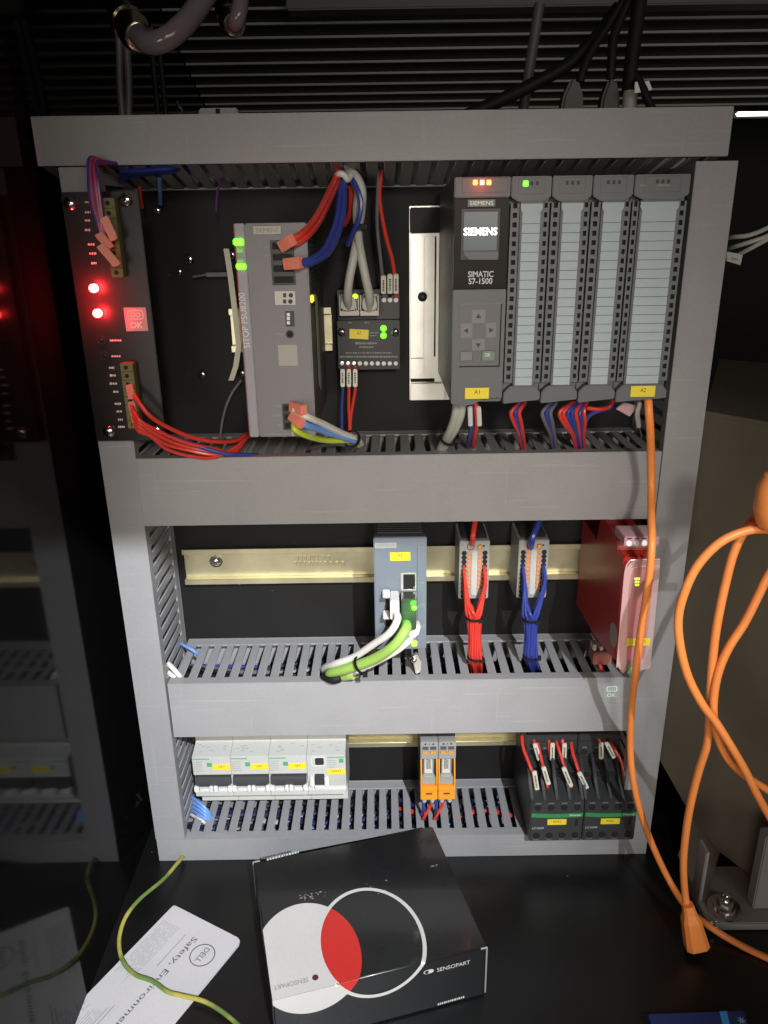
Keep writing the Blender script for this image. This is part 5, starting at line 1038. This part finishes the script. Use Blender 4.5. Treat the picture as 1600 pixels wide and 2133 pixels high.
# lettering: upside down on the lid, upright on the front face
c_ = local(607, 2040) if False else None
p = at(606, 2050, Z=H) - O; text('SENSOPART', m_greyink, t, bp(p.dot(ux), p.dot(uy), H), 25, 3.6, -ux, -uy, .34, keep=False)
p = at(657, 2037, Z=H) - O; MB().lathe(bp(p.dot(ux), p.dot(uy), H + .3), (0, 0, 1), [(0, 2.3), (.1, 2.3)], 20).build('dark_dot', mat('plum_print', (.09, .02, .035), .4), t)
def face_at(px, py):
    d = FWD + (px - 800) / F * RGT + (1066.5 - py) / F * UPV; k = (O - CAM_P).dot(uy) / d.dot(uy); return CAM_P + d * k
p = face_at(945, 2012); text('SENSOPART', m_boxw, t, p, 26, 3.7, ux, (0, 0, 1), .15)
p = face_at(893, 2024); b = MB(); b.prism([p + ux * (2.9 * math.cos(a)) + Vector((0, 0, 1.9 * math.sin(a))) + ux * (1.1 if math.cos(a) > 0 else -1.1) for a in [i * math.pi / 12 for i in range(24)]], -uy * .15); b.build('logo_pill', m_boxw, t); b = MB(); b.prism([p - ux * 1.5 + ux * (1.6 * math.cos(a)) + Vector((0, 0, 1.6 * math.sin(a))) - uy * .16 for a in [i * math.pi / 10 for i in range(20)]], -uy * .1); b.build('logo_dot', m_ink, t)
b = MB(); random.seed(5)
for px0, px1, py0, py1, zf in ((556, 622, 1791, 1775, 1), (912, 968, 2092, 2076, 0)):
    x = 0.0
    while x < 1: w = random.uniform(.03, .07); xx = px0 + (px1 - px0) * x; yy = py0 + (py1 - py0) * x; xe = px0 + (px1 - px0) * (x + w); ye = py0 + (py1 - py0) * (x + w); f = (lambda a, c: at(a, c, Z=H) + Vector((0, 0, .15))) if zf else (lambda a, c: face_at(a, c) - uy * .15); b.face([f(xx, yy - 2), f(xe, ye - 2), f(xe, ye + 2), f(xx, yy + 2)]); x += w + .03
b.build('small_print', m_print, t)['kind'] = 'stuff'
# worn pale card at corners and scuffs
b = MB(); 
for (a, c) in ((0, 0), (Lx, 0)): b.box(0, 0, 0, 0, 0, 0)
b = MB().tube([bp(Lx - .2, -.2, H - .5), bp(Lx - .2, -.2, 4)], .7, 6).tube([bp(Lx - 5, -.1, H - .2), bp(Lx, -.1, H - .2)], .7, 6).tube([bp(.1, Ly, H - .1), bp(6, Ly, H - .1)], .6, 6).tube([bp(.1, Ly, H), bp(.1, Ly, 12)], .5, 6); b.build('worn_edge', m_boxedge, t)['kind'] = 'stuff'
b = MB(); random.seed(8)
for px, py, n, sp in ((640, 1872, 16, 24), (905, 1805, 7, 9), (800, 1848, 5, 40), (660, 1860, 8, 14)):
    for _ in range(n):
        x = px + random.gauss(0, sp * .6); y = py + random.gauss(0, sp * .18); r = random.uniform(.3, 1.1); c = at(x, y, Z=H) + Vector((0, 0, .15)); k = random.randint(4, 6)
        b.face([c + Vector((r * random.uniform(.5, 1.4) * math.cos(2 * math.pi * i / k), r * random.uniform(.4, 1) * math.sin(2 * math.pi * i / k), 0)) for i in range(k)])
b.build('scuffs', m_boxedge, t)['kind'] = 'stuff'

# booklet
P0, P1 = at(362, 1884, Z=3), at(505, 1957, Z=3); vx = (P1 - P0).normalized(); vy = Vector((vx.y, -vx.x, 0)); Wd = (P1 - P0).length
t = thing('booklet', 'white folded booklet with a round logo and a Safety heading, lying on the table', 'booklet', P0 + Vector((0, 0, -3)))
def kp(a, b_, z): return P0 + vx * a + vy * b_ + Vector((0, 0, z - 3))
Lb = 190
for i, z in enumerate((.4, 1.0, 1.6, 2.2)):
    e = (3 - i) * .5; r = 5; b = MB(); b.pz([(kp(a, c, 0).x, kp(a, c, 0).y) for a, c in ((r * .3 + e, e * .3), (Wd - r, 0), (Wd - r * .3, r * .3), (Wd, r), (Wd, Lb), (0, Lb), (0, r * .3))], z, z + .55).build('page' if i < 3 else 'cover', m_paper, t, .1, 1)
ZT_ = 2.8
text('Safety, Environmental, and', mat('charcoal_print', (.10, .10, .10), .6), t, kp(Wd * .52, 78, ZT_), 122, 6.4, vy, vx, .1)
c_ = kp(Wd * .74, 27, ZT_); nn = MB()
nn.lathe_open(c_ + Vector((0, 0, .02)), (0, 0, 1), [(0, 9.6), (.1, 9.6), (.1, 10.4), (0, 10.4), (0, 9.6)], 40); lg = nn.build('round_logo', bpy.data.materials['charcoal_print'], t)
text('DELL', bpy.data.materials['charcoal_print'], lg, c_, 14, 4.6, vy, vx, .12)
b = MB(); random.seed(9)
for k in range(9):
    a = Wd * .05 + k * 2.1; y = 16
    while y < 150:
        e = y + random.uniform(3, 12)
        if not (66 < y < 100): b.face([kp(a, y, ZT_ + .08), kp(a + .7, y, ZT_ + .08), kp(a + .7, e, ZT_ + .08), kp(a, e, ZT_ + .08)])
        y = e + random.uniform(.8, 2.5)
b.build('fine_print', mat('faint_print', (.42, .41, .41), .6), t)['kind'] = 'stuff'
b = MB()
for a, y0, y1 in ((Wd * .40, 18, 52), (Wd * .30, 96, 150), (Wd * .34, 92, 130)): b.face([kp(a, y0, ZT_ + .08), kp(a + .4, y0, ZT_ + .08), kp(a + .4, y1, ZT_ + .08), kp(a, y1, ZT_ + .08)])
b.build('ruled_line', bpy.data.materials['charcoal_print'], t)
# green-yellow earth wire crossing the booklet
def tz(px, py, z): return tuple(at(px, py, Z=z))
def mat_gy():
    m = mat('green_yellow_wire', (.30, .42, .06), .42, var=0, bump=0); nt = m.node_tree; N = nt.nodes; L = nt.links; b = N['Principled BSDF']
    for l in list(b.inputs['Base Color'].links): L.remove(l)
    tc = N.new('ShaderNodeTexCoord'); mp = N.new('ShaderNodeMapping'); mp.inputs['Rotation'].default_value = (.4, .3, .9); mp.inputs['Scale'].default_value = (9, 9, 9)
    w = N.new('ShaderNodeTexNoise'); w.inputs['Scale'].default_value = 3.2; L.new(tc.outputs['Object'], mp.inputs['Vector']); L.new(mp.outputs[0], w.inputs['Vector'])
    r = N.new('ShaderNodeValToRGB'); r.color_ramp.elements[0].position = .44; r.color_ramp.elements[0].color = (.13, .20, .05, 1); r.color_ramp.elements[1].position = .56; r.color_ramp.elements[1].color = (.40, .36, .07, 1)
    L.new(w.outputs['Fac'], r.inputs[0]); L.new(r.outputs[0], b.inputs['Base Color']); return m
cable('earth_wire', 'green and yellow wire snaking over the white booklet on the table', 'wire', [tz(384, 1782, 4), tz(368, 1800, 10), tz(340, 1832, 14), tz(292, 1872, 16), tz(262, 1910, 14), tz(249, 1950, 11), tz(250, 1984, 8), tz(262, 2012, 6), tz(285, 2032, 5.2), tz(318, 2044, 5), tz(350, 2066, 5), tz(378, 2074, 5), tz(420, 2084, 5), tz(452, 2100, 4), tz(486, 2126, 2.6), tz(520, 2160, 2.6)], 1.75, mat_gy(), None, 12, True)
# blue printed box at the bottom edge
t = thing('blue_carton', 'dark blue printed carton with a light blue stripe at the lower right edge', 'box', (230, -250, 0.4))
z = 12; q = [at(1349, 2112, Z=z), at(1549, 2104, Z=z), at(1580, 2200, Z=z), at(1385, 2212, Z=z)]
MB().prism([(p.x, p.y, .4) for p in q], (0, 0, z - .4)).build('carton', m_navy, t, .5)
MB().face([at(x, y, Z=z + .12) for x, y in ((1499, 2107), (1514, 2106), (1536, 2200), (1519, 2200))]).build('light_blue_stripe', m_cyan, t)
b = MB(); random.seed(2); c = at(1545, 2126, Z=z + .12)
for i in range(8): a = i * math.pi / 4; b.face([c + Vector((math.cos(a) * 3.6, math.sin(a) * 3.6, 0)), c + Vector((math.cos(a + .3) * 1.4, math.sin(a + .3) * 1.4, 0)), c, c + Vector((math.cos(a - .3) * 1.4, math.sin(a - .3) * 1.4, 0))])
b.build('star_print', mat('sky_print', (.25, .50, .80), .4), t)
# sticker on the third duct
for o_ in list(COL.objects):
    if o_.get('label', '').startswith('grey duct carrying'): dk_ = o_
st = sticker('sticker', m_gsticker, dk_, 1258, 1428, 1290, 1455, -D - .05, t=.15, bevel=0)
x0, x1, z0, z1 = rect(1258, 1428, 1290, 1455, -D); cx = (x0 + x1) / 2
text('OK', m_mint, st, (cx, -D - .2, z0 + 3.6), 7.6, 3.8, bold=.02); outline(MB(), cx - 4.6, cx + 4.6, z0 + 7, z1 - .6, -D - .2, .8, .1, 1.6).build('emblem_frame', m_mint, st); text('GO', m_mint, st, (cx, -D - .2, (z0 + 7 + z1 - .6) / 2), 5.6, 2.4)

# leads where the left upright duct opens onto the horizontal ones
for i, wh in enumerate(('topmost', 'second', 'third', 'lowest')):
    cable('wire', f'{wh} of four light blue wires in the corner below the leftmost breaker', 'wire', [(388, 1652 + i * 9, -30), (402, 1662 + i * 9, -40), (420, 1676 + i * 8, -50), (436, 1694 + i * 6, -52), (446, 1712 + i * 4, -44)], 1.5, m_lblue, 'light blue wires in the lower left corner')
cable('wire', 'white wire under the light blue ones below the leftmost breaker', 'wire', [(388, 1690, -34), (404, 1700, -46), (424, 1712, -54), (440, 1726, -48)], 1.6, m_wht)
cable('wire', 'light blue wire in the corner at the left end of the third duct', 'wire', [(372, 1338, -14), (386, 1346, -24), (404, 1356, -30), (420, 1372, -22)], 1.5, m_lblue)
for i, wh in enumerate(('upper', 'lower')):
    cable('wire', f'{wh} white lead dropping between the left upright duct and the third duct', 'wire', [(350, 1382 + i * 18, -62), (362, 1394 + i * 16, -66), (376, 1410 + i * 12, -66), (388, 1424 + i * 8, -60)], 2.2, m_wht, 'white leads at the left end of the third duct')
